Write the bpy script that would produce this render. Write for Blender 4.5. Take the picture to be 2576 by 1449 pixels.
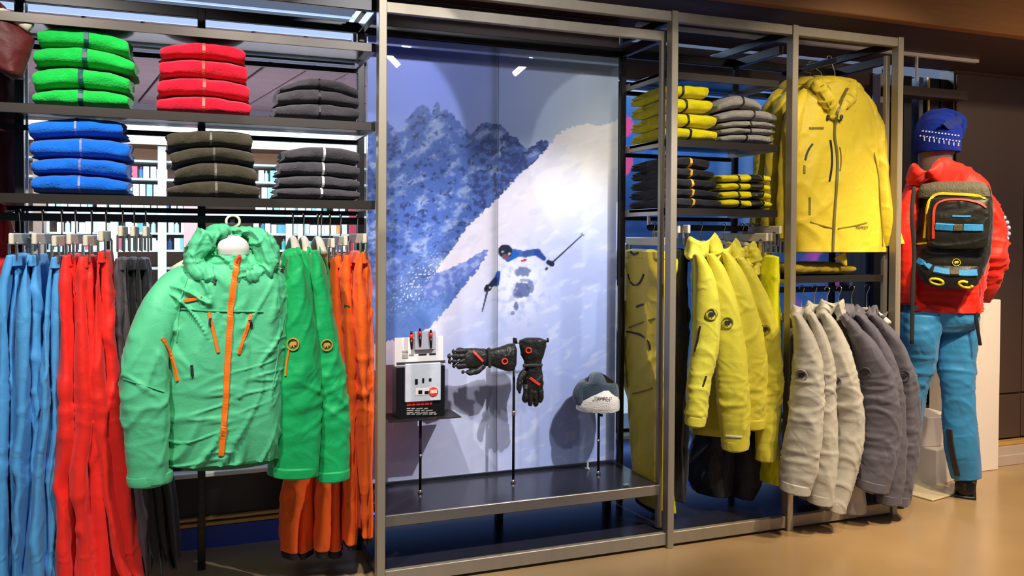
import bpy, math, random
import numpy as np
from mathutils import Vector, Matrix
from mathutils.bvhtree import BVHTree

SC = bpy.context.scene
for _o in list(bpy.data.objects):
    bpy.data.objects.remove(_o, do_unlink=True)
COL = SC.collection
random.seed(7)

# ---------------------------------------------------------------- camera
F_PX, SHIFT_PX = 2104.67, -91.88
YAW, PIT, ROL = [math.radians(a) for a in (20.8198, 0.9518, -0.35637)]
CAM = np.array([-0.6269, -2.9531, 1.26875])
_fw = np.array([math.sin(YAW)*math.cos(PIT), math.cos(YAW)*math.cos(PIT), -math.sin(PIT)])
_rt = np.array([math.cos(YAW), -math.sin(YAW), 0.0])
_dn = np.cross(_fw, _rt)
_r2 = math.cos(ROL)*_rt + math.sin(ROL)*_dn
_d2 = -math.sin(ROL)*_rt + math.cos(ROL)*_dn
M3 = np.array([_r2, _d2, _fw])
cam_data = bpy.data.cameras.new('camera')
cam_data.sensor_width = 36.0
cam_data.lens = F_PX/2576*36.0
cam_data.shift_y = SHIFT_PX/2576
cam_data.clip_start = 0.05
cam_data.clip_end = 100
cam = bpy.data.objects.new('camera', cam_data)
COL.objects.link(cam)
mw = Matrix.Identity(4)
for i in range(3):
    mw[i][0] = _r2[i]; mw[i][1] = -_d2[i]; mw[i][2] = -_fw[i]; mw[i][3] = CAM[i]
cam.matrix_world = mw
SC.camera = cam

# ---------------------------------------------------------------- world, lights, exposure
SC.view_settings.view_transform = 'Standard'
SC.view_settings.look = 'None'
SC.view_settings.gamma = 1.0
SC.view_settings.use_curve_mapping = False
SC.view_settings.exposure = 0.3
world = bpy.data.worlds.new('shop_ambience')
SC.world = world
world.use_nodes = True
world.node_tree.nodes['Background'].inputs[0].default_value = (0.50, 0.64, 1.0, 1)
world.node_tree.nodes['Background'].inputs[1].default_value = 0.20

def light(name, kind, loc, target, power, color, size=0.1, angle=60, blend=0.3, size_y=None):
    d = bpy.data.lights.new(name, kind)
    d.energy = power
    d.color = color
    if kind == 'SPOT':
        d.spot_size = math.radians(angle); d.spot_blend = blend; d.shadow_soft_size = size
    elif kind == 'AREA':
        d.shape = 'RECTANGLE'; d.size = size; d.size_y = size_y or size
    o = bpy.data.objects.new(name, d)
    COL.objects.link(o)
    o.location = loc
    o.rotation_euler = (Vector(target)-Vector(loc)).to_track_quat('-Z', 'Y').to_euler()
    return o

WARM = (1.0, 0.86, 0.68); NEUT = (1.0, 0.95, 0.88); COOL = (0.62, 0.76, 1.0)
# track spots over the aisle, aimed at the fixture
light('track_spot', 'SPOT', (-1.30, -1.35, 2.58), (-1.05, 0.1, 0.95), 120, NEUT, 0.04, 78, 0.6)
light('track_spot', 'SPOT', (-0.40, -1.35, 2.58), (-0.62, 0.1, 1.05), 130, NEUT, 0.04, 62, 0.6)
light('track_spot', 'SPOT', (1.40, -1.45, 2.58), (0.62, 0.42, 0.55), 170, (0.95, 0.95, 1.0), 0.012, 44, 0.55)
light('track_spot', 'SPOT', (0.30, -1.9, 2.58), (-0.06, 0.42, 1.62), 90, (0.97, 0.97, 1.0), 0.015, 24, 0.12)
light('track_spot', 'SPOT', (0.75, -1.9, 2.58), (0.75, 0.42, 1.68), 48, (0.86, 0.9, 1.0), 0.03, 40, 0.7)
light('track_spot', 'SPOT', (0.95, -1.9, 2.58), (1.13, 0.42, 1.63), 32, (1.0, 0.98, 0.92), 0.012, 18, 0.05)
light('track_spot', 'SPOT', (1.35, -1.35, 2.58), (1.60, 0.1, 0.95), 62, WARM, 0.04, 66, 0.6)
light('track_spot', 'SPOT', (2.10, -1.35, 2.58), (2.15, 0.1, 1.1), 66, WARM, 0.04, 74, 0.6)
light('track_spot', 'SPOT', (3.10, -1.0, 2.58), (2.85, 0.1, 0.9), 70, WARM, 0.04, 66, 0.6)
light('track_spot', 'SPOT', (2.4, -1.5, 2.58), (3.0, -0.2, 0.0), 260, (1.0, 0.78, 0.5), 0.06, 80, 0.8)
light('track_spot', 'SPOT', (3.5, -0.9, 1.9), (3.3, 0.0, 2.35), 14, (1.0, 0.72, 0.38), 0.06, 120, 0.9)
# lit shop across the passage and cool daylight in the passage behind the window
light('shop_ceiling_panel', 'AREA', (-1.0, 9.9, 2.74), (-1.0, 9.9, 0), 280, (0.92, 0.98, 1.0), 6.0, size_y=2.2)
light('passage_daylight', 'AREA', (0.3, 2.6, 3.05), (0.3, 1.0, 0.6), 260, (0.5, 0.68, 1.0), 6.0, size_y=1.4)
light('passage_soffit_fill', 'AREA', (-0.8, 6.4, 0.25), (-0.8, 6.6, 3.2), 110, (1.0, 0.86, 0.92), 5.0, size_y=1.0)  # added fill from below to brighten the soffit planks, no lamp stands there
light('track_spot', 'SPOT', (4.3, -1.2, 2.58), (4.1, 0.66, 1.0), 60, (1.0, 0.8, 0.55), 0.06, 90, 0.9)
light('plinth_led', 'AREA', (1.2, 0.52, 0.20), (1.2, 0.70, 0.05), 5, (0.16, 0.34, 1.0), 2.3, size_y=0.02)
# ---------------------------------------------------------------- projection helpers (photo pixel -> point on a plane of constant depth)
def ray(u, v):
    return M3.T @ np.array([(u-1288)/F_PX, (v-724.5-SHIFT_PX)/F_PX, 1.0])
def W(u, v, Y):
    d = ray(u, v)
    return CAM + d*(Y-CAM[1])/d[1]
def WZ(u, v, Z):
    d = ray(u, v)
    return CAM + d*(Z-CAM[2])/d[2]
def PROJ(P):
    q = (np.asarray(P)-CAM) @ M3.T
    return 1288+F_PX*q[..., 0]/q[..., 2], 724.5+SHIFT_PX+F_PX*q[..., 1]/q[..., 2]
def DEP(P):
    return float((np.asarray(P)-CAM) @ M3[2])

# ---------------------------------------------------------------- vectorised gradient noise
_rng = np.random.RandomState(11)
_perm = np.concatenate([_rng.permutation(256)]*3)
_grad = _rng.normal(size=(256, 3)); _grad /= np.linalg.norm(_grad, axis=1)[:, None]
def pn(x, y, z=0.0):
    x, y, z = np.broadcast_arrays(np.asarray(x, float), np.asarray(y, float), np.asarray(z, float))
    xi, yi, zi = [np.floor(a).astype(int) for a in (x, y, z)]
    xf, yf, zf = x-xi, y-yi, z-zi
    fade = lambda t: t*t*t*(t*(t*6-15)+10)
    u, v, w = fade(xf), fade(yf), fade(zf)
    r = 0
    for dx in (0, 1):
        for dy in (0, 1):
            for dz in (0, 1):
                h = _perm[_perm[_perm[(xi+dx) & 255]+((yi+dy) & 255)]+((zi+dz) & 255)]
                g = _grad[h]
                dot = g[..., 0]*(xf-dx)+g[..., 1]*(yf-dy)+g[..., 2]*(zf-dz)
                r = r + dot*(u if dx else 1-u)*(v if dy else 1-v)*(w if dz else 1-w)
    return r*1.5
def fbm(x, y, z=0.0, o=4):
    r = 0; a = 1.0
    for k in range(o):
        r = r + a*pn(x*2**k, y*2**k, np.asarray(z)+k*7.3); a *= 0.5
    return r
def valley(n, w):
    return np.clip(1-np.abs(n)/w, 0, 1)**1.5
def sstep(a, b, x):
    t = np.clip((x-a)/(b-a), 0, 1)
    return t*t*(3-2*t)

# ---------------------------------------------------------------- materials
def lin(c):
    if isinstance(c, str):
        c = [int(c[i:i+2], 16)/255 for i in (1, 3, 5)]
    return tuple(((x/12.92) if x <= 0.04045 else ((x+0.055)/1.055)**2.4) for x in c)
MATS = {}
def mat(name, color, rough=0.6, metal=0.0, var=0.10, vscale=6.0, bump=0.0, bscale=60.0, stretch=(1, 1, 1),
        sheen=0.0, spec=0.5, coat=0.0, emit=0.0, detail=4.0, crumple=0.0, cscale=9.0):
    if name in MATS:
        return MATS[name]
    m = bpy.data.materials.new(name); MATS[name] = m
    m.use_nodes = True
    nt = m.node_tree; b = nt.nodes['Principled BSDF']
    c = lin(color)
    b.inputs['Roughness'].default_value = rough
    b.inputs['Metallic'].default_value = metal
    b.inputs['Specular IOR Level'].default_value = spec
    b.inputs['Sheen Weight'].default_value = sheen
    b.inputs['Coat Weight'].default_value = coat
    tc = nt.nodes.new('ShaderNodeTexCoord')
    mp = nt.nodes.new('ShaderNodeMapping'); mp.inputs['Scale'].default_value = stretch
    nt.links.new(tc.outputs['Object'], mp.inputs['Vector'])
    n1 = nt.nodes.new('ShaderNodeTexNoise'); n1.inputs['Scale'].default_value = vscale; n1.inputs['Detail'].default_value = detail
    nt.links.new(mp.outputs[0], n1.inputs['Vector'])
    mx = nt.nodes.new('ShaderNodeMix'); mx.data_type = 'RGBA'
    mx.inputs[6].default_value = tuple(x*(1-var) for x in c)+(1,)
    mx.inputs[7].default_value = tuple(min(1, x*(1+var)+0.01*var) for x in c)+(1,)
    nt.links.new(n1.outputs['Fac'], mx.inputs[0])
    nt.links.new(mx.outputs[2], b.inputs['Base Color'])
    last = None
    def addbump(node_out, strength, dist):
        nonlocal last
        bp = nt.nodes.new('ShaderNodeBump'); bp.inputs['Strength'].default_value = strength
        bp.inputs['Distance'].default_value = dist
        nt.links.new(node_out, bp.inputs['Height'])
        if last: nt.links.new(last, bp.inputs['Normal'])
        last = bp.outputs['Normal']
    if crumple > 0:
        n3 = nt.nodes.new('ShaderNodeTexNoise'); n3.inputs['Scale'].default_value = cscale
        n3.inputs['Detail'].default_value = 3.0; n3.inputs['Distortion'].default_value = 1.2
        try:
            n3.noise_type = 'RIDGED_MULTIFRACTAL'
        except Exception:
            pass
        nt.links.new(mp.outputs[0], n3.inputs['Vector'])
        addbump(n3.outputs['Fac'], crumple, 0.02)
    if bump > 0:
        n2 = nt.nodes.new('ShaderNodeTexNoise'); n2.inputs['Scale'].default_value = bscale; n2.inputs['Detail'].default_value = 3
        nt.links.new(mp.outputs[0], n2.inputs['Vector'])
        addbump(n2.outputs['Fac'], bump, 0.01)
    if last: nt.links.new(last, b.inputs['Normal'])
    if emit > 0:
        b.inputs['Emission Color'].default_value = c+(1,)
        b.inputs['Emission Strength'].default_value = emit
    return m
def shell(name, col, **k):
    d = dict(rough=0.55, var=0.10, vscale=5, bump=0.10, bscale=160, sheen=0.1, crumple=0.26, cscale=12.0, spec=0.35)
    d.update(k); return mat(name, col, **d)
def fleece(name, col, **k):
    d = dict(rough=0.95, var=0.22, vscale=45, bump=0.5, bscale=170, sheen=0.2, spec=0.15)
    d.update(k); return mat(name, col, **d)

# ---------------------------------------------------------------- objects
def tag(o, label=None, cat=None, group=None, kind=None):
    if label: o['label'] = label
    if cat: o['category'] = cat
    if group: o['group'] = group
    if kind: o['kind'] = kind
    return o
def empty(name, loc, label=None, cat=None, group=None):
    o = bpy.data.objects.new(name, None); COL.objects.link(o)
    o.location = [float(x) for x in loc]; o.empty_display_size = 0.05
    tag(o, label, cat, group)
    return o
def mk(name, V, Fc, m, parent=None, smooth=True, **t):
    V = np.asarray(V, float).reshape(-1, 3)
    off = np.zeros(3)
    if parent is not None:
        off = np.array(root_off(parent))
    else:
        off = np.array([V[:, 0].mean(), V[:, 1].mean(), V[:, 2].min()])
    me = bpy.data.meshes.new(name)
    me.from_pydata([tuple(v) for v in (V-off)], [], Fc)
    me.update()
    if smooth:
        me.polygons.foreach_set('use_smooth', [True]*len(me.polygons))
    if m is not None: me.materials.append(m)
    o = bpy.data.objects.new(name, me); COL.objects.link(o)
    if parent is not None: o.parent = parent
    else: o.location = off
    tag(o, **t)
    return o
def root_off(o):
    v = Vector((0, 0, 0))
    while o is not None:
        v = v + o.location; o = o.parent
    return v
class MB:
    def __init__(s): s.v = []; s.f = []; s.n = 0
    def add(s, V, Fc):
        V = np.asarray(V, float).reshape(-1, 3)
        s.v.append(V); s.f += [tuple(int(i)+s.n for i in f) for f in Fc]; s.n += len(V); return s
    def box(s, x0, x1, y0, y1, z0, z1, bev=0.0):
        if bev <= 0:
            V = [(x, y, z) for z in (z0, z1) for y in (y0, y1) for x in (x0, x1)]
            Fc = [(0, 2, 3, 1), (4, 5, 7, 6), (0, 1, 5, 4), (2, 6, 7, 3), (0, 4, 6, 2), (1, 3, 7, 5)]
            return s.add(V, Fc)
        b = min(bev, abs(x1-x0)*.45, abs(y1-y0)*.45, abs(z1-z0)*.45)
        V = []; idx = {}
        for iz, z in enumerate((z0, z1)):
            for iy, y in enumerate((y0, y1)):
                for ix, x in enumerate((x0, x1)):
                    sx, sy, sz = (b if ix == 0 else -b), (b if iy == 0 else -b), (b if iz == 0 else -b)
                    for ax, p in enumerate(((x, y+sy, z+sz), (x+sx, y, z+sz), (x+sx, y+sy, z))):
                        idx[(ix, iy, iz, ax)] = len(V); V.append(p)
        g = lambda *k: idx[k]
        Fc = []
        for i in (0, 1):
            q = [(i, 0, 0, 0), (i, 1, 0, 0), (i, 1, 1, 0), (i, 0, 1, 0)]; Fc.append([g(*k) for k in (q if i else q[::-1])])
            q = [(0, i, 0, 1), (1, i, 0, 1), (1, i, 1, 1), (0, i, 1, 1)]; Fc.append([g(*k) for k in (q[::-1] if i else q)])
            q = [(0, 0, i, 2), (1, 0, i, 2), (1, 1, i, 2), (0, 1, i, 2)]; Fc.append([g(*k) for k in (q if i else q[::-1])])
        for i in (0, 1):
            for j in (0, 1):
                Fc.append([g(0, i, j, 1), g(1, i, j, 1), g(1, i, j, 2), g(0, i, j, 2)])
                Fc.append([g(i, 0, j, 0), g(i, 1, j, 0), g(i, 1, j, 2), g(i, 0, j, 2)])
                Fc.append([g(i, j, 0, 0), g(i, j, 1, 0), g(i, j, 1, 1), g(i, j, 0, 1)])
                for k in (0, 1):
                    pass
        for i in (0, 1):
            for j in (0, 1):
                for k in (0, 1):
                    Fc.append([g(i, j, k, 0), g(i, j, k, 1), g(i, j, k, 2)])
        return s.add(V, Fc)
    def tube(s, pts, r, ns=8, closed=False):
        P = np.asarray(pts, float); n = len(P)
        rr = np.broadcast_to(np.asarray(r, float), (n,))
        T = np.gradient(P, axis=0); T /= np.linalg.norm(T, axis=1)[:, None]+1e-12
        up = np.array([0, 0, 1.0]) if abs(T[0][2]) < 0.9 else np.array([0, 1.0, 0])
        a = np.cross(up, T[0]); a /= np.linalg.norm(a)
        V = []
        for i in range(n):
            a = a-T[i]*(a@T[i]); a /= np.linalg.norm(a)+1e-12
            b = np.cross(T[i], a)
            for k in range(ns):
                t = 2*math.pi*k/ns
                V.append(P[i]+rr[i]*(a*math.cos(t)+b*math.sin(t)))
        Fc = [(i*ns+k, i*ns+(k+1) % ns, (i+1)*ns+(k+1) % ns, (i+1)*ns+k) for i in range(n-1) for k in range(ns)]
        Fc.append(tuple(range(ns))[::-1]); Fc.append(tuple((n-1)*ns+k for k in range(ns)))
        return s.add(V, Fc)
    def lathe(s, prof, c=(0, 0, 0), ns=24):
        V = []; n = len(prof)
        for r, z in prof:
            for k in range(ns):
                t = 2*math.pi*k/ns
                V.append((c[0]+r*math.cos(t), c[1]+r*math.sin(t), c[2]+z))
        Fc = [(i*ns+k, i*ns+(k+1) % ns, (i+1)*ns+(k+1) % ns, (i+1)*ns+k) for i in range(n-1) for k in range(ns)]
        Fc.append(tuple(range(ns))[::-1]); Fc.append(tuple((n-1)*ns+k for k in range(ns)))
        return s.add(V, Fc)
    def build(s, name, m, parent=None, smooth=False, **t):
        return mk(name, np.concatenate(s.v), s.f, m, parent, smooth, **t)
def xf(V, Mx):
    return (np.asarray(V) @ np.array(Mx.to_3x3()).T) + np.array(Mx.translation)

# ---------------------------------------------------------------- cloth: lofted shells with folds
def cr(P, n):
    """Catmull-Rom resample rows of P to n rows (even in chord length)."""
    P = np.asarray(P, float); k = len(P)
    d = np.concatenate([[0], np.cumsum(np.linalg.norm(np.diff(P[:, :3], axis=0), axis=1)+1e-9)])
    t = np.linspace(0, d[-1], n)
    i = np.clip(np.searchsorted(d, t, side='right')-1, 0, k-2)
    f = ((t-d[i])/(d[i+1]-d[i]))[:, None]
    p0, p1, p2, p3 = P[np.maximum(i-1, 0)], P[i], P[i+1], P[np.minimum(i+2, k-1)]
    return 0.5*((2*p1)+(-p0+p2)*f+(2*p0-5*p1+4*p2-p3)*f*f+(-p0+3*p1-3*p2+p3)*f**3)
def loft(rings, nr, ns, p=2.3, folds=None, capr=(0.35, 0.35)):
    """rings: rows of centre(3), half-width vector(3), half-depth vector(3)."""
    R = cr(np.asarray(rings, float), nr)
    c, a, b = R[:, None, 0:3], R[:, None, 3:6], R[:, None, 6:9]
    th = np.linspace(0, 2*math.pi, ns, endpoint=False)
    x = (np.sign(np.cos(th))*np.abs(np.cos(th))**(2/p))[None, :, None]
    y = (np.sign(np.sin(th))*np.abs(np.sin(th))**(2/p))[None, :, None]
    P = c+a*x+b*y
    la = np.linalg.norm(a, axis=2, keepdims=True)+1e-9; lb = np.linalg.norm(b, axis=2, keepdims=True)+1e-9
    N = (a/la)*np.cos(th)[None, :, None]/la+(b/lb)*np.sin(th)[None, :, None]/lb
    N /= np.linalg.norm(N, axis=2, keepdims=True)+1e-12
    s = np.linspace(0, 1, nr)[:, None]
    if folds is not None:
        D = folds(P, N, s, th[None, :])
        lim = np.minimum(la, lb)[..., 0]*0.8
        P = P+N*np.clip(D, -lim, lim)[..., None]
    V = [P.reshape(-1, 3)]
    Fc = []
    idx = np.arange(nr*ns).reshape(nr, ns)
    A, B = idx[:-1], idx[1:]
    A2, B2 = np.roll(A, -1, 1), np.roll(B, -1, 1)
    Fc += np.stack([A, A2, B2, B], -1).reshape(-1, 4).tolist()
    base = nr*ns
    for e, (row, sgn) in enumerate(((0, -1), (nr-1, 1))):
        cen = P[row].mean(0)
        inner = cen+(P[row]-cen)*0.55
        ax = P[row].mean(0)-P[1 if row == 0 else nr-2].mean(0)
        ax = ax/(np.linalg.norm(ax)+1e-9)
        r = min(np.linalg.norm(P[row]-cen, axis=1).min(), 0.03)*capr[e]
        V.append(inner+ax*r); V.append((cen+ax*r)[None])
        i0 = base; base += ns+1
        for k in range(ns):
            k2 = (k+1) % ns
            q = (row*ns+k, row*ns+k2, i0+k2, i0+k); t3 = (i0+k, i0+k2, i0+ns)
            Fc.append(q if sgn > 0 else q[::-1]); Fc.append(t3 if sgn > 0 else t3[::-1])
    V = np.concatenate(V)
    return V, [tuple(f) for f in Fc]
def fam(t, z, ang, fa, fc, seed, w=0.20):
    """family of long thin ridges running at an angle, like the pull lines of hung cloth."""
    c, si = math.cos(ang), math.sin(ang)
    wx = 0.45*pn(t*3.3, z*3.3, seed+5); wz = 0.45*pn(t*3.7, z*3.1, seed+6)
    al, ac = t*c+z*si, -t*si+z*c
    n = pn(al*fa+wx, ac*fc+wz, seed)
    return np.clip(1-np.abs(n)/w, 0, 1)**1.3-0.25
def folds(amp=0.008, fx=12, fz=2.2, cre=0.006, cf=5.0, seed=0.0, knee=None, hem=1.0, top=0.5, fine=0.0025, ang=(1.15, -1.1), hz=0.35):
    def fn(P, N, s, th):
        x, y, z = P[..., 0], P[..., 1], P[..., 2]
        t = x+0.75*y
        w1 = 0.5*pn(t*2.6, z*2.0, seed+71)
        r1 = pn(t*fx*0.72+w1, z*fz*0.55, seed); r2 = pn(t*fx*1.6+3+w1, z*fz*0.9, seed+4)
        env = top+(hem-top)*s
        d = amp*env*(0.7-2.6*np.abs(r1)+0.7*r2)
        m1 = sstep(-0.20, 0.30, pn(t*2.4, z*2.2, seed+31)); m2 = sstep(-0.20, 0.30, pn(t*2.7, z*2.3, seed+37)); m3 = sstep(-0.05, 0.35, pn(t*2.0, z*3.0, seed+41))
        k = cf/5.0
        d = d+cre*(0.9*fam(t, z, ang[0], 2.4*k, 11*k, seed+9)*m1+0.9*fam(t, z, ang[1], 2.4*k, 12*k, seed+15)*m2+hz*fam(t, z, 0.12, 3.2*k, 15*k, seed+19)*m3)
        d = d+fine*pn(t*24, z*12, seed+2)
        if knee:
            for (z0, wz, ka, kf) in knee:
                g = np.exp(-((z-z0)/wz)**2)
                d = d+g*ka*1.1*(fam(t, z, 0.35, kf*0.20, kf*0.95, seed+60, 0.25)+fam(t, z, -0.45, kf*0.20, kf*0.85, seed+66, 0.22)+0.42)
        return d
    return fn
def edge_rings(rows, hd, face='X', Y=None):
    """rows: (v, uL, uR[, Y[, hd]]) pixel edges, turned into rings lying around the plane Y."""
    out = []
    for r in rows:
        v, l, q = r[:3]
        y = r[3] if len(r) > 3 and r[3] is not None else Y
        h = r[4] if len(r) > 4 else hd
        c = W((l+q)/2, v, y)
        if face == 'X':
            a = (W(q, v, y)-W(l, v, y))/2; a[2] = 0; b = np.array([0, h, 0])
        else:
            d = c-CAM; d[2] = 0; d /= np.linalg.norm(d)
            e = np.array([d[1], -d[0], 0]); a = e*((q-l)/2*DEP(c)/F_PX); b = d*h
        out.append(np.concatenate([c, a, b]))
    return np.array(out)
def path_rings(pts, hd=0.05, Y=None, face='view'):
    """pts: (u, v, half-width px[, Y[, hd]]) along a limb; rings stand square to the path."""
    C = []; hw = []; H = []; E = []
    for r in pts:
        y = r[3] if len(r) > 3 and r[3] is not None else Y
        c = W(r[0], r[1], y); C.append(c); hw.append(r[2]*DEP(c)/F_PX); H.append(r[4] if len(r) > 4 else hd)
        d = c-CAM; d[2] = 0; d /= np.linalg.norm(d)
        E.append((np.array([d[1], -d[0], 0.0]), d) if face == 'view' else (np.array([1.0, 0, 0]), np.array([0, 1.0, 0])))
    C = np.array(C); T = np.gradient(C, axis=0)
    out = []
    for i in range(len(C)):
        e, d = E[i]
        t = T[i]-d*(T[i]@d); t /= np.linalg.norm(t)+1e-9
        a = np.cross(d, t); a /= np.linalg.norm(a)+1e-9
        if a@e < 0: a = -a
        out.append(np.concatenate([C[i], a*hw[i], d*H[i]]))
    return np.array(out)
SURF = {}
def cloth(name, rings, m, parent, nr=60, ns=48, p=2.3, fo=None, key=None, capr=(0.35, 0.35), **t):
    V, Fc = loft(rings, nr, ns, p, fo, capr)
    o = mk(name, V, Fc, m, parent, True, **t)
    if key: SURF.setdefault(key, []).append((V, Fc))
    return o
def bvh(key):
    vs = []; fs = []; n = 0
    for V, Fc in SURF[key]:
        vs += [tuple(v) for v in V]; fs += [tuple(i+n for i in f) for f in Fc]; n += len(V)
    return BVHTree.FromPolygons(vs, fs)
def hit(tree, u, v):
    d = Vector(ray(u, v)).normalized()
    h = tree.ray_cast(Vector(CAM), d)
    if h[0] is None: return None
    n = h[1]
    if n.dot(d) > 0: n = -n
    return np.array(h[0]), np.array(n)
def ribbon(name, tree, px, w, m, parent, th=0.003, n=None, lift=0.0015, **t):
    """a flat tape (zip, stripe, seam) lying on a cloth surface."""
    px = np.asarray(px, float)
    L = np.linalg.norm(np.diff(px, axis=0), axis=1).sum()
    n = n or max(4, int(L/9))
    q = cr(np.concatenate([px, np.zeros((len(px), 1))], 1), n)
    H = [hit(tree, a, b) for a, b in q[:, :2]]
    H = [h for h in H if h is not None]
    if len(H) < 2: return None
    P = np.array([h[0] for h in H]); N = np.array([h[1] for h in H])
    for _ in range(2):
        if len(P) > 4:
            P[1:-1] = 0.25*P[:-2]+0.5*P[1:-1]+0.25*P[2:]; N[1:-1] = 0.25*N[:-2]+0.5*N[1:-1]+0.25*N[2:]
    N /= np.linalg.norm(N, axis=1)[:, None]
    T = np.gradient(P, axis=0); B = np.cross(N, T); B /= np.linalg.norm(B, axis=1)[:, None]+1e-9
    V = []
    for i in range(len(P)):
        o = P[i]+N[i]*lift
        V += [o-B[i]*w/2-N[i]*0.004, o-B[i]*w*0.42+N[i]*th, o+B[i]*w*0.42+N[i]*th, o+B[i]*w/2-N[i]*0.004]
    k = len(P)
    Fc = [(i*4+j, i*4+(j+1) % 4, (i+1)*4+(j+1) % 4, (i+1)*4+j) for i in range(k-1) for j in range(4)]
    Fc += [(3, 2, 1, 0), tuple((k-1)*4+j for j in range(4))]
    return mk(name, V, Fc, m, parent, False, **t)
BLOB = [(-.62, -.05), (-.5, .3), (-.2, .42), (.1, .36), (.35, .5), (.6, .34), (.66, .02), (.5, -.22), (.42, -.02), (.28, -.12), (.26, -.5), (.06, -.5), (.04, -.22), (-.22, -.2), (-.26, -.5), (-.48, -.5), (-.48, -.22)]
def emblem(tree, u, v, r, m_ring, m_blob, parent, tilt=0.0):
    """round woven emblem: a thin ring round a small shaggy beast-like mark."""
    h = hit(tree, u, v)
    if h is None: return
    c, n = h; c = c+n*0.004
    up = np.array([0, 0, 1.0]); up = up-n*(up@n); up /= np.linalg.norm(up); rt = np.cross(up, n)
    ct, st = math.cos(tilt), math.sin(tilt)
    rt, up = rt*ct+up*st, up*ct-rt*st
    V = []; ns = 24
    for k in range(ns):
        t = 2*math.pi*k/ns; d = rt*math.cos(t)+up*math.sin(t)
        V += [c+d*r*0.86-n*0.004, c+d*r*0.87+n*0.002, c+d*r+n*0.002, c+d*r-n*0.004]
    Fc = [(i*4+j, i*4+(j+1) % 4, ((i+1) % ns)*4+(j+1) % 4, ((i+1) % ns)*4+j) for i in range(ns) for j in range(4)]
    ring = mk('emblem_ring', V, Fc, m_ring, parent, False)
    k = len(BLOB)
    V = [c+(rt*x+up*y)*r*0.85+n*0.0025 for x, y in BLOB]+[c+(rt*x+up*y)*r*0.85-n*0.004 for x, y in BLOB]
    Fc = [tuple(range(k))]+[(i, i+k, (i+1) % k+k, (i+1) % k) for i in range(k)]
    mk('emblem_mark', V, Fc, m_blob, parent, False)
def lettering(name, text, loc, rot, size, m, parent, ext=0.0008):
    cu = bpy.data.curves.new(name, 'FONT'); cu.body = text; cu.size = size; cu.extrude = ext
    cu.align_x = 'CENTER'; cu.align_y = 'CENTER'
    tmp = bpy.data.objects.new(name+'_tmp', cu); COL.objects.link(tmp)
    dg = bpy.context.evaluated_depsgraph_get(); dg.update()
    me = bpy.data.meshes.new_from_object(tmp.evaluated_get(dg))
    bpy.data.objects.remove(tmp)
    me.materials.clear(); me.materials.append(m)
    o = bpy.data.objects.new(name, me); COL.objects.link(o)
    o.parent = parent
    o.location = Vector(loc)-root_off(parent); o.rotation_euler = rot
    return o
# ---------------------------------------------------------------- materials for the place
M_frame = mat('brushed bronze frame', '#9a8e79', rough=0.42, metal=0.35, var=0.12, vscale=30, stretch=(1, 1, 0.05))
M_dark = mat('dark bronze steel', '#1f1a19', rough=0.35, metal=0.35, var=0.15, vscale=20)
M_shelf = mat('shelf edge steel', '#39332e', rough=0.34, metal=0.6, var=0.15, vscale=25, stretch=(0.05, 1, 1))
M_under = mat('shelf underside enamel', '#2c2a30', rough=0.18, metal=0.2, var=0.1)
M_deck = mat('black lacquer deck', '#24232c', rough=0.22, var=0.15, vscale=4)
M_gold = mat('gold anodised trim', '#d6a55c', rough=0.35, metal=0.35, var=0.1)
M_black = mat('black panel', '#141419', rough=0.35, var=0.2)
M_brown = mat('dark brown panelling', '#4a3527', rough=0.5, var=0.18, vscale=3, stretch=(1, 1, 0.15))
M_ceil = mat('dark stained ceiling board', '#4a3430', rough=0.55, var=0.3, vscale=3.5, stretch=(0.4, 4, 1))
M_wood = mat('warm timber', '#8a5a2c', rough=0.6, var=0.42, vscale=2.2, stretch=(0.35, 3, 3.0), bump=0.2, bscale=12)
M_plank = mat('weathered soffit plank', '#836a70', rough=0.6, var=0.3, vscale=1.6, stretch=(4, 0.5, 1))
M_white = mat('white paint', '#e8e6e2', rough=0.5, var=0.04)
M_slat = mat('louvre slat daylight glow', '#b4cdf6', rough=0.4, var=0.10, vscale=3, emit=0.8)  # emission put in for the daylight falling on the slats
M_chrome = mat('polished steel', '#c8c2b8', rough=0.22, metal=1.0, var=0.05)
M_floor = mat('polished concrete', '#a5875f', rough=0.22, var=0.22, vscale=2.6, detail=8, bump=0.03, bscale=14, spec=0.5)
M_skirt = mat('pale stone skirting', '#b7a393', rough=0.5, var=0.12)
M_glass = bpy.data.materials.new('window glass'); M_glass.use_nodes = True
_nt = M_glass.node_tree; _nt.nodes.remove(_nt.nodes['Principled BSDF'])
_t = _nt.nodes.new('ShaderNodeBsdfTransparent'); _t.inputs[0].default_value = (0.93, 0.97, 1.0, 1)
_g = _nt.nodes.new('ShaderNodeBsdfGlossy'); _g.inputs['Roughness'].default_value = 0.02
_fr = _nt.nodes.new('ShaderNodeFresnel'); _fr.inputs[0].default_value = 1.35
_mx = _nt.nodes.new('ShaderNodeMixShader')
_nt.links.new(_fr.outputs[0], _mx.inputs[0]); _nt.links.new(_t.outputs[0], _mx.inputs[1]); _nt.links.new(_g.outputs[0], _mx.inputs[2])
_nt.links.new(_mx.outputs[0], _nt.nodes['Material Output'].inputs[0])

def sbox(name, m, *b, bev=0.0, parent=None, kind='structure', **t):
    return MB().box(*b, bev=bev).build(name, m, parent, kind=kind if parent is None else None, **t)

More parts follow.
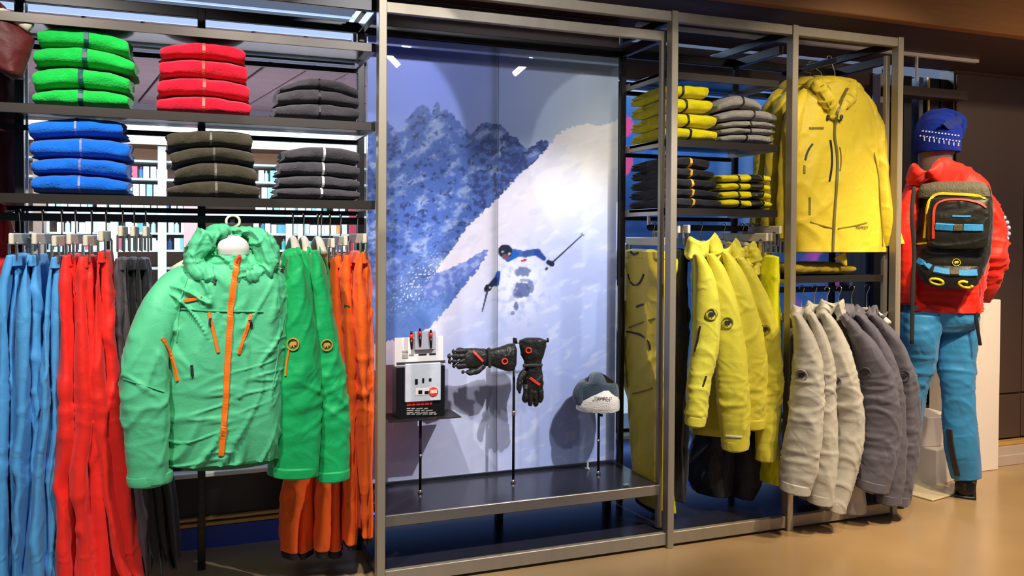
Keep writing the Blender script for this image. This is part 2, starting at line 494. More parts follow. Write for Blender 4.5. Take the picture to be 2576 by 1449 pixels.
# ---------------------------------------------------------------- the room
sbox('floor', M_floor, -6, 8, -7, 0.72, -0.05, 0.0)
sbox('floor_passage', mat('grey passage floor', '#5f6570', rough=0.25, var=0.1), -12, 12, 0.72, 14, -0.05, 0.0)
ceil = sbox('ceiling', M_ceil, -6, 8, 0.0, 0.70, 2.25, 2.30)
sbox('ceiling_front', mat('dark aisle ceiling', '#3a2c26', rough=0.7), -6, 8, -3.2, -0.06, 2.62, 2.67)
sbox('trim_1', M_wood, -6, 8, -0.06, 0.0, 2.25, 2.67, bev=0.004)
# low wall under the window, with gilt trim and skirting
wb = sbox('wall_back', M_black, -6, 3.42, 0.66, 0.74, 0.0, 0.30)
sbox('baseboard_back', mat('blue grey skirting', '#3d52a0', rough=0.35), -6, 3.42, 0.64, 0.66, 0.0, 0.088)
sbox('trim_2', M_gold, -6, 3.42, 0.632, 0.66, 0.092, 0.106, bev=0.002)
sbox('trim_3', M_gold, -6, 3.42, 0.636, 0.66, 0.114, 0.126, bev=0.002)
sbox('trim_4', M_white, -6, 3.42, 0.60, 0.76, 0.30, 0.318, bev=0.003)
led = MB().box(0.0, 2.4, 0.628, 0.637, 0.064, 0.070).build('led_strip', mat('blue led', '#4a78e8', emit=0.8), None, label='thin blue light strip along the foot of the low wall', cat='light strip')
# window: dark mullions and panes
win = sbox('window_1', M_dark, -6, 2.96, 0.67, 0.73, 0.318, 0.335)
for i, x in enumerate((-4.2, -1.62, 1.30, 2.93)):
    sbox('window_mullion', M_dark, x-0.03, x+0.03, 0.672, 0.728, 0.335, 2.006, parent=win)
sbox('window_head', M_dark, -6, 2.96, 0.67, 0.73, 2.006, 2.030, parent=win)
for a, b in ((-4.17, -1.65), (-1.59, 1.27), (1.33, 2.90)):
    MB().box(a, b, 0.697, 0.703, 0.335, 2.006).build('window_pane', M_glass, win)
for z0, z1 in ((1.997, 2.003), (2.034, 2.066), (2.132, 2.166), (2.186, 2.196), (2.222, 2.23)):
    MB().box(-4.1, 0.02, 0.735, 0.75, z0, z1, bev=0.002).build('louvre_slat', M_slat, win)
sbox('trim_7', M_ceil, 0.03, 2.96, 0.76, 0.80, 2.065, 2.25)
# right hand brown wall, dark recess with thin uprights
wr = sbox('wall_right', M_brown, 3.46, 6.5, 0.66, 0.76, 0.0, 2.25)
for x0, x1 in ((3.47, 4.02), (4.03, 4.6), (4.61, 5.2), (5.21, 5.8)):
    MB().box(x0, x1, 0.645, 0.66, 0.36, 2.23, bev=0.004).build('wall_panel', M_brown, wr)
    MB().box(x0, x1, 0.645, 0.66, 0.09, 0.35, bev=0.004).build('wall_panel', M_brown, wr)
sbox('trim_5', M_gold, 3.46, 6.5, 0.60, 0.645, 0.062, 0.085, bev=0.002)
sbox('baseboard_right', M_skirt, 3.2, 6.5, 0.44, 0.645, 0.0, 0.06, bev=0.003)
rec = sbox('wall_recess', M_black, 2.96, 3.46, 0.92, 1.0, 0.0, 2.25)
for x, m, w in ((2.98, mat('pinkish white post', '#c9b4b4', rough=0.5), 0.022), (3.07, M_dark, 0.03), (3.16, M_dark, 0.03), (3.26, mat('slate post', '#50586c', rough=0.4), 0.016), (3.36, M_dark, 0.05), (3.44, M_dark, 0.05)):
    MB().box(x-w, x+w, 0.70, 0.76, 0.0, 2.2, bev=0.003).build('recess_post', m, rec)
MB().box(3.30, 3.312, 0.69, 0.70, 1.3, 2.2).build('brass_strip', M_gold, rec)
sbox('trim_6', mat('brown lintel', '#4c3a35', rough=0.5), 2.96, 3.5, 0.60, 0.70, 2.07, 2.12)

# ---------------------------------------------------------------- the passage and the shop beyond
pc = sbox('ceiling_passage', mat('soffit backing', '#1c1518', rough=0.8), -8, 8, 4.4, 8.5, 2.95, 3.0)
_a, _b = WZ(350, 232, 2.9), WZ(388, 182, 2.9)
_ang = math.atan2(_b[1]-_a[1], _b[0]-_a[0])
_m = MB().box(-2.6, 2.6, -0.19, 0.19, 0, 0.03, bev=0.006)
pl0 = None
for i in range(30):
    q = -5.6+i*0.405
    if pl0 is None:
        pl0 = mk('soffit_plank', np.concatenate(_m.v)+np.array(pc.location), _m.f, M_plank, pc, False); pl = pl0
    else:
        pl = pl0.copy(); COL.objects.link(pl)
    pl.rotation_euler = (0.015*random.uniform(-1, 1), 0, _ang)
    pl.location = Vector((-0.8-q*math.sin(_ang), 6.3+q*math.cos(_ang), 2.905+0.012*random.random()))-pc.location
fas = sbox('wall_shopfront', mat('shop fascia', '#8d8894', rough=0.5), -8, 8, 8.5, 8.6, 2.76, 3.3)
wf = sbox('wall_far', mat('shop back wall', '#7a5a48', rough=0.7, var=0.2), -8, 8, 12.3, 12.4, 0, 3.3)
M_batten = mat('lit batten', '#fff6e0', rough=0.6, emit=0.8)
gc = sbox('ceiling_far', mat('lit ceiling tile', '#c4ccd2', rough=0.7), -8, 8, 8.6, 12.3, 2.86, 2.92)
for y in np.arange(9.0, 12.3, 0.42):
    MB().box(-5, 4, y, y+0.09, 2.76, 2.86, bev=0.004).build('light_batten', M_batten, gc)
for x in np.arange(-4.6, 3.4, 0.9):
    MB().box(x, x+0.07, 8.7, 12.2, 2.79, 2.85).build('ceiling_batten', M_white, gc)
sh = empty('product_shelving', (-0.6, 12.0, 0), 'long lit product shelving across the passage, full of pale boxes', 'shelving')
M_fshelf = mat('pale far shelf', '#c9d8dc', rough=0.4)
ZR = [2.48, 2.19, 1.90, 1.63, 1.315, 1.035, 0.75]
for z in ZR:
    MB().box(-5, 3.4, 11.75, 12.2, z-0.035, z).build('shelf_board', M_fshelf, sh)
MB().box(-5, 3.4, 12.2, 12.25, 0.2, 2.7).build('back_panel', mat('shelf back', '#8a6450', rough=0.7), sh)
for u, w, c in ((256, 9, '#efe9da'), (287, 7, '#efe9da'), (480, 15, '#d9a8a8'), (728, 8, '#efe9da'), (757, 7, '#efe9da'), (887, 8, '#c02848'), (408, 9, '#e8eef0'), (100, 12, '#9a8578')):
    x = W(u, 560, 11.7)[0]; s = w*14.9/F_PX
    MB().box(x-s, x+s, 11.66, 11.74, 0.2, 2.7).build('divider', mat('divider '+c, c, rough=0.5), sh)
cols = ['#f4f8fa', '#dfeef6', '#bfe4ee', '#8fd0e0', '#5fa8cc', '#3f78b8', '#f7f4ee', '#e8f0f4', '#4ab0a8', '#d8607a', '#e0a060', '#2c4a80']
boxes = []
for k, c in enumerate(cols):
    m = mat('pack '+c, c, rough=0.45, var=0.08)
    if k % 3 == 2:
        b = MB().lathe([(0.034, 0), (0.036, 0.01), (0.036, 0.13), (0.014, 0.155), (0.014, 0.185)], ns=10)
        nm = 'product_bottle'
    else:
        b = MB().box(-0.042, 0.042, -0.05, 0.05, 0, 0.19 if k % 2 else 0.15, bev=0.004); nm = 'product_box'
    boxes.append((nm, np.concatenate(b.v), b.f, m))
proto = {}
cnt = 0
for ri, z in enumerate(ZR[1:6]):
    x = -3.9+0.03*ri
    while x < 2.75:
        u, v = PROJ(np.array([x, 11.8, z+0.08]))
        vis = (515 < v < 690 and (115 < u < 480 or 640 < u < 900)) or (405 < v < 500 and (325 < u < 415 or 645 < u < 705))
        k = random.choices(range(len(cols)), weights=[9, 9, 6, 5, 3, 2, 6, 8, 1.2, 0.7, 0.8, 1.2])[0]
        if vis and cnt < 260 and random.random() < 0.93:
            nm, V, Fc, m = boxes[k]
            cw = ('white', 'ice blue', 'pale cyan', 'aqua', 'mid blue', 'deep blue', 'ivory', 'frost white', 'teal', 'pink', 'tan', 'navy')[k]
            lab = 'small %s %s standing on the lit far shelving' % (cw, 'bottle' if nm == 'product_bottle' else 'product box')
            grp = '%s %s on the far shelving' % (cw, 'bottles' if nm == 'product_bottle' else 'boxes')
            if k not in proto:
                o = mk(nm, V, Fc, m, None, False, label=lab, cat='bottle' if 'bottle' in nm else 'box', group=grp); proto[k] = o
            else:
                o = proto[k].copy(); COL.objects.link(o)
            o.location = (x, 11.82, z)
            cnt += 1
        x += random.uniform(0.075, 0.112)

# printed banners behind the right-hand units (flat prints hung in the passage)
def paint_sheet(name, u0, u1, v0, v1, Y, nx, nz, fn, parent, th=0.012, rough=0.35, coat=0.0):
    """flat printed board: a fine grid whose colour attribute carries the print."""
    A = W(u0, (v0+v1)/2, Y); B = W(u1, (v0+v1)/2, Y); zt = max(W(u0, v0, Y)[2], W(u1, v0, Y)[2]); zb = min(W(u0, v1, Y)[2], W(u1, v1, Y)[2])
    return paint_board(name, A[0], B[0], zb, zt, Y, nx, nz, fn, parent, th, rough, coat)
def paint_board(name, x0, x1, z0, z1, Y, nx, nz, fn, parent, th=0.012, rough=0.35, coat=0.0, spec=0.5, **t):
    X, Z = np.meshgrid(np.linspace(x0, x1, nx), np.linspace(z0, z1, nz))
    P = np.stack([X, np.full_like(X, Y), Z], -1)
    U, Vv = PROJ(P)
    rgb = fn(U, Vv)
    idx = np.arange(nx*nz).reshape(nz, nx)
    Fc = np.stack([idx[:-1, :-1], idx[:-1, 1:], idx[1:, 1:], idx[1:, :-1]], -1).reshape(-1, 4).tolist()
    V = P.reshape(-1, 3).tolist(); n = len(V)
    V += [(x0, Y+th, z0), (x1, Y+th, z0), (x1, Y+th, z1), (x0, Y+th, z1)]
    Fc += [(n+1, n, n+3, n+2)]
    Fc += [tuple(idx[0, ::-1].tolist())+(n, n+1), tuple(idx[-1].tolist())+(n+2, n+3), tuple(idx[:, 0].tolist())+(n+3, n), tuple(idx[::-1, -1].tolist())+(n+1, n+2)]
    m = bpy.data.materials.new(name+' print'); m.use_nodes = True
    b = m.node_tree.nodes['Principled BSDF']; b.inputs['Roughness'].default_value = rough; b.inputs['Coat Weight'].default_value = coat
    b.inputs['Coat Roughness'].default_value = 0.015; b.inputs['Specular IOR Level'].default_value = spec
    at = m.node_tree.nodes.new('ShaderNodeAttribute'); at.attribute_name = 'print'
    m.node_tree.links.new(at.outputs['Color'], b.inputs['Base Color'])
    o = mk(name, V, [tuple(f) for f in Fc], m, parent, False, **t)
    ca = o.data.color_attributes.new('print', 'FLOAT_COLOR', 'POINT')
    c = np.ones((len(V), 4)); r = np.clip(rgb.reshape(-1, 3), 0, 1)
    c[:n, :3] = np.where(r <= 0.04045, r/12.92, ((r+0.055)/1.055)**2.4); c[n:, :3] = 0.6
    ca.data.foreach_set('color', c.ravel())
    return o
def C3(h): return np.array([int(h[i:i+2], 16)/255 for i in (1, 3, 5)])
def banner_fn(U, V):
    sky = C3('#a8ccff'); blue = C3('#3a74c8'); navy = C3('#2a4880'); pale = C3('#d6ebff'); mag = C3('#b03a90'); pur = C3('#8a58b8'); pink = C3('#f060a0')
    t = sstep(120, 330, V)[..., None]; c = sky*(1-t)+blue*t
    t = (sstep(330, 560, V)*(1-0.25*sstep(640, 800, V)))[..., None]; c = c*(1-t)+navy*t
    t = (sstep(1960, 2010, U)*(1-sstep(600, 660, V)))[..., None]; c = c*(1-t)+C3('#22386a')*t
    t = (sstep(560, 640, V)*sstep(640, 900, V)*(1-sstep(1650, 1750, U)))[..., None]; c = c*(1-t)+pale*t  # pale patch paints the window glow into the print
    n = fbm(U/120, V/90, 3.0)
    t = (sstep(-0.1, 0.2, n+0.5*sstep(2030, 2200, U)-0.15)*sstep(590, 660, V)*sstep(1960, 2060, U))[..., None]; c = c*(1-t)+(mag*0.6+pur*0.4)*t
    t = (np.exp(-(((U-2235)/26)**2+((V-700)/110)**2)))[..., None]; c = c*(1-t)+C3('#c86ad0')*t
    for (a, b, ra, rb) in ((1576, 318, 16, 26), (1574, 405, 17, 36)):
        t = sstep(1.15, 0.9, ((U-a)/ra)**2+((V-b)/rb)**2)[..., None]; c = c*(1-t)+pink*t
    t = (np.exp(-((V-232)/7)**2)*sstep(1700, 1600, U)*0.9)[..., None]; c = c*(1-t)+1.0*t
    st = (0.5+0.5*np.sin(U/9.0))*sstep(1780, 1800, U)*sstep(1960, 1890, U)*sstep(380, 400, V)*sstep(620, 600, V)
    c = c*(1-0.35*st[..., None])+C3('#9ab4d8')*0.35*st[..., None]
    return c+0.03*fbm(U/30, V/30, 9)[..., None]
ban = paint_board('window_banner', 1.36, 3.22, 0.32, 2.22, 1.05, 150, 150, banner_fn, None, label='large blue banner, glow added, pink and purple patches behind the window', cat='banner')
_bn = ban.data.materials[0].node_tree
_bn.links.new([n for n in _bn.nodes if n.type == 'ATTRIBUTE'][0].outputs['Color'], _bn.nodes['Principled BSDF'].inputs['Emission Color']); _bn.nodes['Principled BSDF'].inputs['Emission Strength'].default_value = 0.55  # glow added to the print itself to brighten it
# ceiling light track and small pendant behind the glass
tr = MB().box(1.25, 3.35, 0.40, 0.43, 2.232, 2.25, bev=0.003).build('track_rail', mat('white track', '#e9dede', rough=0.35), None, label='white lighting track running along the dark ceiling', cat='light track')
for x in (2.92,):
    MB().tube([(x, 0.415, 2.24), (x, 0.415, 2.10)], 0.008).build('track_drop', M_white, tr)
lp = W(2218, 262, 0.80)
lamp = empty('pendant_lamp', lp, 'white conical lamp shade hanging behind the yellow jackets', 'lamp')
s_ = 0.062
MB().lathe([(0.075, 0), (0.078, 0.006), (0.03, 0.085), (0.018, 0.10), (0.004, 0.102)], c=lp, ns=28).build('lamp_shade', mat('white enamel shade', '#f2ecec', rough=0.35), lamp, True)
MB().tube([lp+np.array([0, 0, 0.10]), np.array([lp[0], lp[1], 2.25])], 0.004).build('cord', M_dark, lamp)

# ---------------------------------------------------------------- the fixture
XA, XB, XC, XD, XL = 0.0, 1.197, 1.797, 2.387, -1.2
ff = empty('display_rack', (XB, 0.02, 0), 'bronze metal front frame with four tall posts, top rail and plinth', 'rack')
for x in (XA, XB, XC, XD):
    MB().box(x-0.015, x+0.015, -0.005, 0.038, 0.0, 2.193, bev=0.002).build('post', M_frame, ff)
for a, b in ((-6, XA), (XA, XB), (XB, XC), (XC, XD)):
    MB().box(a+0.015, b-0.015, 0.0, 0.03, 2.15, 2.19, bev=0.002).build('top_rail', M_frame, ff)
for x in (XA, XB, XC, XD):
    MB().box(x-0.012, x+0.012, 0.038, 0.62, 2.15, 2.185, bev=0.002).build('cross_rail', M_dark, ff)
for a, b in ((XA, XB), (XB, XC), (XC, XD)):
    MB().box(a+0.015, b-0.015, 0.006, 0.03, 0.012, 0.062, bev=0.002).build('plinth_front', M_frame, ff)
MB().box(XA+0.0, XD, 0.03, 0.60, 0.012, 0.058).build('plinth_deck', M_deck, ff)
MB().box(XA+0.02, XD-0.02, 0.04, 0.58, 0.0, 0.012).build('plinth_foot', M_black, ff)

M_side = mat('shelf end lit tone', '#b3aaa2', rough=0.35, metal=0.3)  # lighter tone puts the light on the shelf ends into the colour
def shelf(x0, x1, z, parent, yf=0.07, yb=0.42, bw=0.012):
    """folded steel shelf: board, front lip, brackets under it and a rear bar."""
    o = MB().box(x0, x1, yf, yb-0.05, z-0.014, z, bev=0.001).build('shelf', M_under, parent)
    MB().box(x0, x1, yf-0.004, yf+0.004, z-0.03, z+0.001, bev=0.001).build('front_lip', M_shelf, o)
    MB().box(x0+0.002, x1-0.002, yb-0.015, yb+0.005, z-0.046, z-0.028, bev=0.001).build('rear_bar', M_dark, o)
    for x in (x0, x1-bw):
        MB().box(x, x+bw, yf+0.004, yb, z-0.03, z-0.001).build('side_lip', M_side, o)
    return o
def rail(x0, x1, y, z, parent, name='hanging_rail'):
    o = MB().box(x0, x1, y-0.007, y+0.007, z-0.013, z+0.013, bev=0.002).build(name, M_dark, parent)
    return o
# left bay
lu = empty('shelving_unit', (-0.6, 0.25, 0), 'dark steel shelving bay with three shelves and a clothes rail', 'shelving')
for x in (XL, -0.6, XA):
    MB().box(x-0.014, x+0.014, 0.41, 0.44, 0.0, 2.12, bev=0.002).build('rear_post', M_dark, lu)
for i in range(26):
    for x in (-0.6,):
        MB().box(x-0.004, x+0.004, 0.4085, 0.4105, 0.14+i*0.032, 0.155+i*0.032).build('post_slot', M_black, lu)
for y in (0.08, 0.425):
    MB().box(XL-0.5, XA, y-0.012, y+0.012, 2.085, 2.125, bev=0.002).build('top_rail', M_dark, lu)
for x in (XL, XA):
    MB().box(x-0.012, x+0.012, 0.08, 0.425, 2.085, 2.125, bev=0.002).build('side_rail', M_shelf, lu)
for z in (1.967, 1.682, 1.398):
    shelf(-1.9, -0.012, z, lu)
rail(-1.9, -0.03, 0.20, 1.327, lu)
MB().box(-0.05, -0.03, 0.18, 0.42, 1.315, 1.34).build('rail_arm', M_dark, lu)
MB().box(-1.19, -1.17, 0.20, 0.42, 1.315, 1.34).build('rail_arm', M_dark, lu)
MB().box(XL+0.018, XL+0.026, 0.42, 0.43, 0.3, 2.1).build('white_edge', M_white, lu)
# centre bay platform
pf = empty('display_platform', (0.6, 0.25, 0), 'low dark display platform with a bright metal front edge', 'platform')
MB().box(0.018, 1.178, 0.055, 0.60, 0.215, 0.248, bev=0.001).build('platform_board', M_deck, pf)
MB().box(0.018, 1.178, 0.045, 0.056, 0.208, 0.250, bev=0.002).build('front_edge', mat('bright steel edge', '#b9b2a6', rough=0.25, metal=0.85), pf)
for x in (0.42, 0.95):
    MB().box(x-0.012, x+0.012, 0.20, 0.225, 0.185, 0.216).build('bracket', M_black, pf)
for x in (0.08, 0.6, 1.12):
    MB().box(x-0.015, x+0.015, 0.40, 0.43, 0.058, 0.215).build('rear_leg', M_dark, pf)
MB().box(1.02, 1.045, 0.07, 0.085, 0.25, 0.258).build('fixing_plate', M_chrome, pf)
for y in (0.08, 0.425):
    MB().box(XA, XB, y-0.012, y+0.012, 2.085, 2.125, bev=0.002).build('upper_rail', M_frame if y < .2 else M_dark, pf)
# right unit
ru = empty('shelving_unit', (1.8, 0.25, 0), 'bronze shelving unit holding yellow and grey clothing at the right', 'shelving')
for x in (XB-0.008, XD):
    MB().box(x-0.011, x+0.011, 0.07, 0.092, 0.06, 2.125, bev=0.002).build('front_post', M_frame, ru)
for x in (XB-0.008, XC, XD):
    MB().box(x-0.012, x+0.012, 0.41, 0.435, 0.06, 2.125, bev=0.002).build('rear_post', M_dark, ru)
    MB().box(x-0.011, x+0.011, 0.09, 0.425, 2.085, 2.125, bev=0.002).build('side_rail', M_shelf, ru)
for y in (0.425,):
    MB().box(XB, XD, y-0.012, y+0.012, 2.085, 2.125, bev=0.002).build('top_rail', M_dark, ru)
for z in (1.962, 1.682, 1.396):
    shelf(XB, XC-0.03, z, ru)
rail(XB+0.02, XC-0.06, 0.24, 1.316, ru)
MB().box(XB+0.02, XB+0.032, 0.235, 0.245, 1.31, 1.385).build('rail_bracket', M_white, ru)
shelf(XC+0.02, XD-0.02, 1.105, ru)
rail(XC+0.02, XD-0.05, 0.22, 1.035, ru)
MB().box(XD-0.07, XD-0.06, 0.215, 0.225, 1.03, 1.10).build('rail_bracket', M_chrome, ru)
# face-out arm carrying the big yellow jackets
arm = MB().box(2.062, 2.078, 0.06, 0.42, 2.062, 2.086, bev=0.002).build('face_out_arm', M_dark, ru)
# ---------------------------------------------------------------- the mountain poster (flat print, two panels)
RIDGE = [(900, 330), (940, 300), (962, 310), (975, 305), (990, 325), (1003, 335), (1018, 308), (1030, 292), (1046, 272), (1056, 266), (1072, 264), (1080, 280), (1086, 292), (1090, 270), (1098, 254), (1106, 268), (1118, 276), (1130, 282), (1145, 300), (1160, 312), (1176, 330), (1186, 338), (1200, 318), (1212, 311), (1224, 308), (1238, 312), (1256, 312), (1272, 326), (1284, 342), (1300, 346), (1312, 366), (1330, 374), (1346, 362), (1362, 352), (1376, 354), (1384, 366), (1400, 420), (1600, 420)]
SLOPE = [(1384, 366), (1352, 400), (1328, 420), (1300, 446), (1262, 488), (1228, 522), (1200, 548), (1176, 572), (1150, 608), (1128, 640), (1108, 664), (1092, 690), (1100, 712), (1140, 700), (1180, 672), (1212, 640), (1228, 630), (1222, 648), (1190, 694), (1160, 726), (1144, 752), (1124, 776), (1098, 806), (1072, 828), (1046, 846), (1010, 860), (985, 855), (960, 862), (900, 880)]
CREST = [(1384, 366), (1396, 344), (1420, 326), (1448, 318), (1480, 310), (1510, 318), (1536, 310), (1560, 298), (1620, 280)]
def inpoly(U, V, poly):
    r = np.zeros(U.shape, bool); n = len(poly)
    for i in range(n):
        x0, y0 = poly[i]; x1, y1 = poly[(i+1) % n]
        if y0 == y1: continue
        c = ((y0 > V) != (y1 > V)) & (U < (x1-x0)*(V-y0)/(y1-y0)+x0)
        r ^= c
    return r
def mixc(c, col, t):
    t = np.asarray(t, float)[..., None]
    return c*(1-t)+np.asarray(col)*t
def seg(U, V, a, b):
    a = np.array(a, float); b = np.array(b, float); d = b-a; L = d@d
    t = np.clip(((U-a[0])*d[0]+(V-a[1])*d[1])/L, 0, 1)
    return np.hypot(U-a[0]-t*d[0], V-a[1]-t*d[1]), t
def poster_fn(U, V):
    t = sstep(1000, 1520, U+0.25*V-60)
    c = np.zeros(U.shape+(3,))+C3('#6c84ec'); c = mixc(c, C3('#c2cfdc'), t)
    c = mixc(c, C3('#a2b2e8'), 0.55*sstep(180, 330, V)*(1-t))
    rx, ry = zip(*RIDGE)
    ju = U+5*pn(U/14, V/14, 1); jv = V+5*fbm(U/13, V/13, 5, 3)
    mtn = jv > np.interp(ju, rx, ry)
    # rock and snow faces
    n1 = fbm(U/46+V/120, V/40, 2.0, 5); n2 = fbm(U/17, V/15, 8.0, 4); n3 = pn(U/5.5, V/5.5, 3)
    rock = C3('#4c69b4'); dark = C3('#2c3d74'); lite = C3('#a9badf'); mist = C3('#7c99d8')
    m = np.zeros_like(c)+rock
    m = mixc(m, lite, 0.75*sstep(-0.05, 0.7, n1+0.5*n2+0.12*(1-sstep(960, 1200, U))))
    m = mixc(m, dark, 0.85*sstep(0.05, 0.45, n2*0.8-n1*0.5+0.45*sstep(1130, 1260, U)*sstep(620, 420, V)-0.12))
    m = mixc(m, dark, 0.6*sstep(0.12, 0.5, n2+0.3*sstep(440, 640, V)*sstep(1120, 980, U)*1.4-0.15))
    m = mixc(m, C3('#e4e8f6'), sstep(0.4, 0.7, n3+0.35*n2)*0.35)
    m = mixc(m, mist, 0.55*sstep(560, 760, V+0.35*(U-1000))*sstep(1240, 1020, U))
    m = mixc(m, C3('#5f8ad6'), 0.6*sstep(690, 800, V))
    dots = sstep(0.25, 0.5, pn(U/4.0, V/4.0, 12))*np.exp(-((U-1060)/75)**2-((V-708+0.6*(U-1060))/48)**2)
    m = mixc(m, C3('#f4f6ff'), np.clip(dots*1.6, 0, 1))
    c = np.where(mtn[..., None], m, c)
    # the snow slope
    poly = CREST+[(1700, 280), (1700, 1400), (800, 1400), (800, 880)]+SLOPE[::-1]
    js = 4*fbm(U/9, V/9, 15, 3)
    sn = inpoly(U+js, V+js*0.8, poly)
    s = np.zeros_like(c)+C3('#efe7f2')
    s = mixc(s, C3('#b4c3f4'), sstep(0, 190, (U-1080)*0.72+(V-560)*0.69-120)*0.9)
    s = mixc(s, C3('#f4f1ec'), sstep(640, 380, V+0.1*(1500-U))*sstep(1330, 1470, U))
    s = mixc(s, C3('#a3b9f4'), 0.75*sstep(680, 900, V+0.30*(U-1300))*sstep(1240, 1500, U))
    s = mixc(s, C3('#ffffff'), 0.28*sstep(0.15, 0.6, fbm((U-V*0.7)/70, (V+U*0.5)/26, 4, 4)))
    s = mixc(s, C3('#aab6dc'), 0.18*sstep(0.1, 0.6, fbm((U-V*0.7)/90, (V+U*0.5)/34, 14, 4)))
    s = mixc(s, C3('#d9dcf6'), 0.7*sstep(860, 960, V)*sstep(1330, 1180, U))
    c = np.where(sn[..., None], s, c)
    # dark rib of rock crossing the slope
    rib = inpoly(U+js*0.7, V+js*0.7, [(1092, 690), (1140, 672), (1180, 652), (1215, 630), (1228, 628), (1218, 650), (1180, 690), (1140, 720), (1100, 745), (1070, 750), (1060, 720)])
    c = np.where(rib[..., None], mixc(c*0+C3('#6a80cc'), C3('#98aae2'), sstep(-0.2, 0.4, n2)), c)
    # skier: powder cloud, arms, body, head, poles
    cl = np.exp(-((U-1300)/62)**2-((V-710)/85)**2)*sstep(-0.35, 0.35, fbm(U/22, V/22, 6)+0.25)
    c = mixc(c, C3('#eef2ff'), np.clip(cl*1.3, 0, 1))
    for (x, y, rx_, ry_, a) in ((1315, 684, 20, 12, .75), (1313, 730, 20, 20, .85), (1334, 722, 10, 16, .7), (1302, 742, 12, 10, .6), (1298, 770, 7, 10, .8), (1290, 788, 6, 6, .6), (1320, 705, 14, 5, .5)):
        e = ((U-x)/rx_)**2+((V-y)/ry_)**2+0.7*pn(U/9, V/9, 2)
        c = mixc(c, C3('#56659c'), a*sstep(1.2, 0.7, e))
    def limb(a, b, ra, rb, col):
        nonlocal c
        d, t = seg(U, V, a, b)
        c = mixc(c, C3(col), sstep(1.0, -1.0, d-(ra+(rb-ra)*t)))
    limb((1288, 634), (1322, 640), 9, 8, '#4a6cb8'); limb((1322, 638), (1352, 634), 8, 9, '#39589e'); limb((1352, 636), (1368, 650), 9, 6, '#27479a')
    limb((1296, 640), (1278, 652), 9, 7, '#1f63c4'); limb((1322, 654), (1312, 656), 3, 2, '#d02038')
    limb((1254, 686), (1247, 712), 5, 9, '#1f4fae'); limb((1247, 706), (1232, 720), 8, 6, '#1a2c54')
    limb((1228, 724), (1224, 728), 9, 7, '#1a1c1c'); limb((1232, 723), (1234, 724), 2, 2, '#d8d8d0')
    limb((1380, 660), (1388, 664), 6, 7, '#1c2238')
    limb((1388, 662), (1464, 592), 2.0, 1.3, '#20263c'); limb((1463, 588), (1469, 592), 1.6, 1.6, '#6a7088')
    limb((1226, 732), (1213, 784), 2.6, 1.4, '#3c3848'); limb((1376, 675), (1374, 677), 3, 3, '#20242e')
    limb((1270, 632), (1272, 632), 17, 17, '#23263a'); limb((1270, 646), (1276, 646), 7, 6, '#7a5260'); limb((1264, 633), (1265, 633), 3, 3, '#9aa6b4'); limb((1281, 638), (1282, 638), 3, 3, '#d8d0c0')
    # panel joint, with the shading of its warped edge painted in
    c = mixc(c, c*0.82, 0.8*np.exp(-((U-1246)/9)**2)*(U < 1252)+0.45*sstep(1218, 1245, U)*(U < 1252))
    return np.clip(c, 0, 1)
po = empty('mountain_poster', (0.6, 0.43, 0), 'tall glossy poster of a skier on a snow slope below blue mountains', 'poster')
xs = W(1252, 600, 0.425)[0]
paint_board('poster_panel', 0.030, xs-0.001, 0.262, 2.083, 0.425, 128, 420, poster_fn, po, rough=0.32, coat=0.9, spec=0.3)
paint_board('poster_panel', xs+0.001, 1.168, 0.262, 2.083, 0.425, 128, 420, poster_fn, po, rough=0.32, coat=0.9, spec=0.3)
MB().box(0.03, 1.168, 0.437, 0.452, 0.255, 2.083).build('backing_board', M_white, po)
MB().box(0.02, 1.18, 0.445, 0.46, 2.084, 2.245).build('header_board', M_ceil, po)

# two slim tube lamps on the aisle track; the glossy poster mirrors them
M_tube = mat('lamp tube', '#fff8ea', emit=70.0)
for (ua, va), (ub, vb), nm in (((1294, 186), (1338, 148), 'slim tube lamp on the aisle ceiling, right of the two'), ((972, 134), (1003, 166), 'slim tube lamp on the aisle ceiling, left of the two')):
    E_ = []
    for u, v in ((ua, va), (ub, vb)):
        Pq = W(u, v, 0.425); d = ray(u, v); d = np.array([d[0], -d[1], d[2]]); d /= abs(d[1])
        E_.append(Pq+d*2.25)
    tl_ = empty('track_lamp', (E_[0]+E_[1])/2, nm, 'lamp')
    MB().tube(E_, 0.019, 12).build('lamp_tube', M_tube, tl_, True)
    c_ = (E_[0]+E_[1])/2
    MB().tube([c_+np.array([0, 0, 0.012]), np.array([c_[0], c_[1], 2.62])], 0.008, 8).build('lamp_stem', M_dark, tl_, True)
# ---------------------------------------------------------------- stands on the platform
def stand(u, v, ytop, label, Y=None):
    b = WZ(u, v, 0.25); top = W(u, ytop, b[1])[2]
    o = empty('display_stand', b, label, 'stand')
    MB().lathe([(0.010, 0), (0.010, 0.004), (0.006, 0.012), (0.0045, 0.014)], c=b, ns=16).build('foot', M_chrome, o, True)
    MB().tube([b+np.array([0, 0, 0.012]), (b[0], b[1], top)], 0.0055, 12).build('pole', M_dark, o, True)
    MB().tube([(b[0], b[1], b[2]+(top-b[2])*.46), (b[0], b[1], b[2]+(top-b[2])*.50)], 0.0075, 12).build('collar', M_chrome, o, True)
    return o, b, top
s1, b1, t1 = stand(1057, 1240, 1045, 'slim black stand with a flat tray carrying the boxed product')
tray_z = W(1060, 1045, b1[1])[2]
MB().box(b1[0]-0.145, b1[0]+0.148, b1[1]-0.075, b1[1]+0.085, tray_z-0.004, tray_z, bev=0.001).build('tray', M_shelf, s1)
s2, b2, t2 = stand(1291, 1214, 850, 'tall black stand with a crossbar holding two gloves')
zb = W(1300, 862, b2[1])[2]
MB().tube([(b2[0]-0.0, b2[1], zb), (W(1378, 860, b2[1])[0], b2[1], zb)], 0.004).build('crossbar', M_chrome, s2, True)
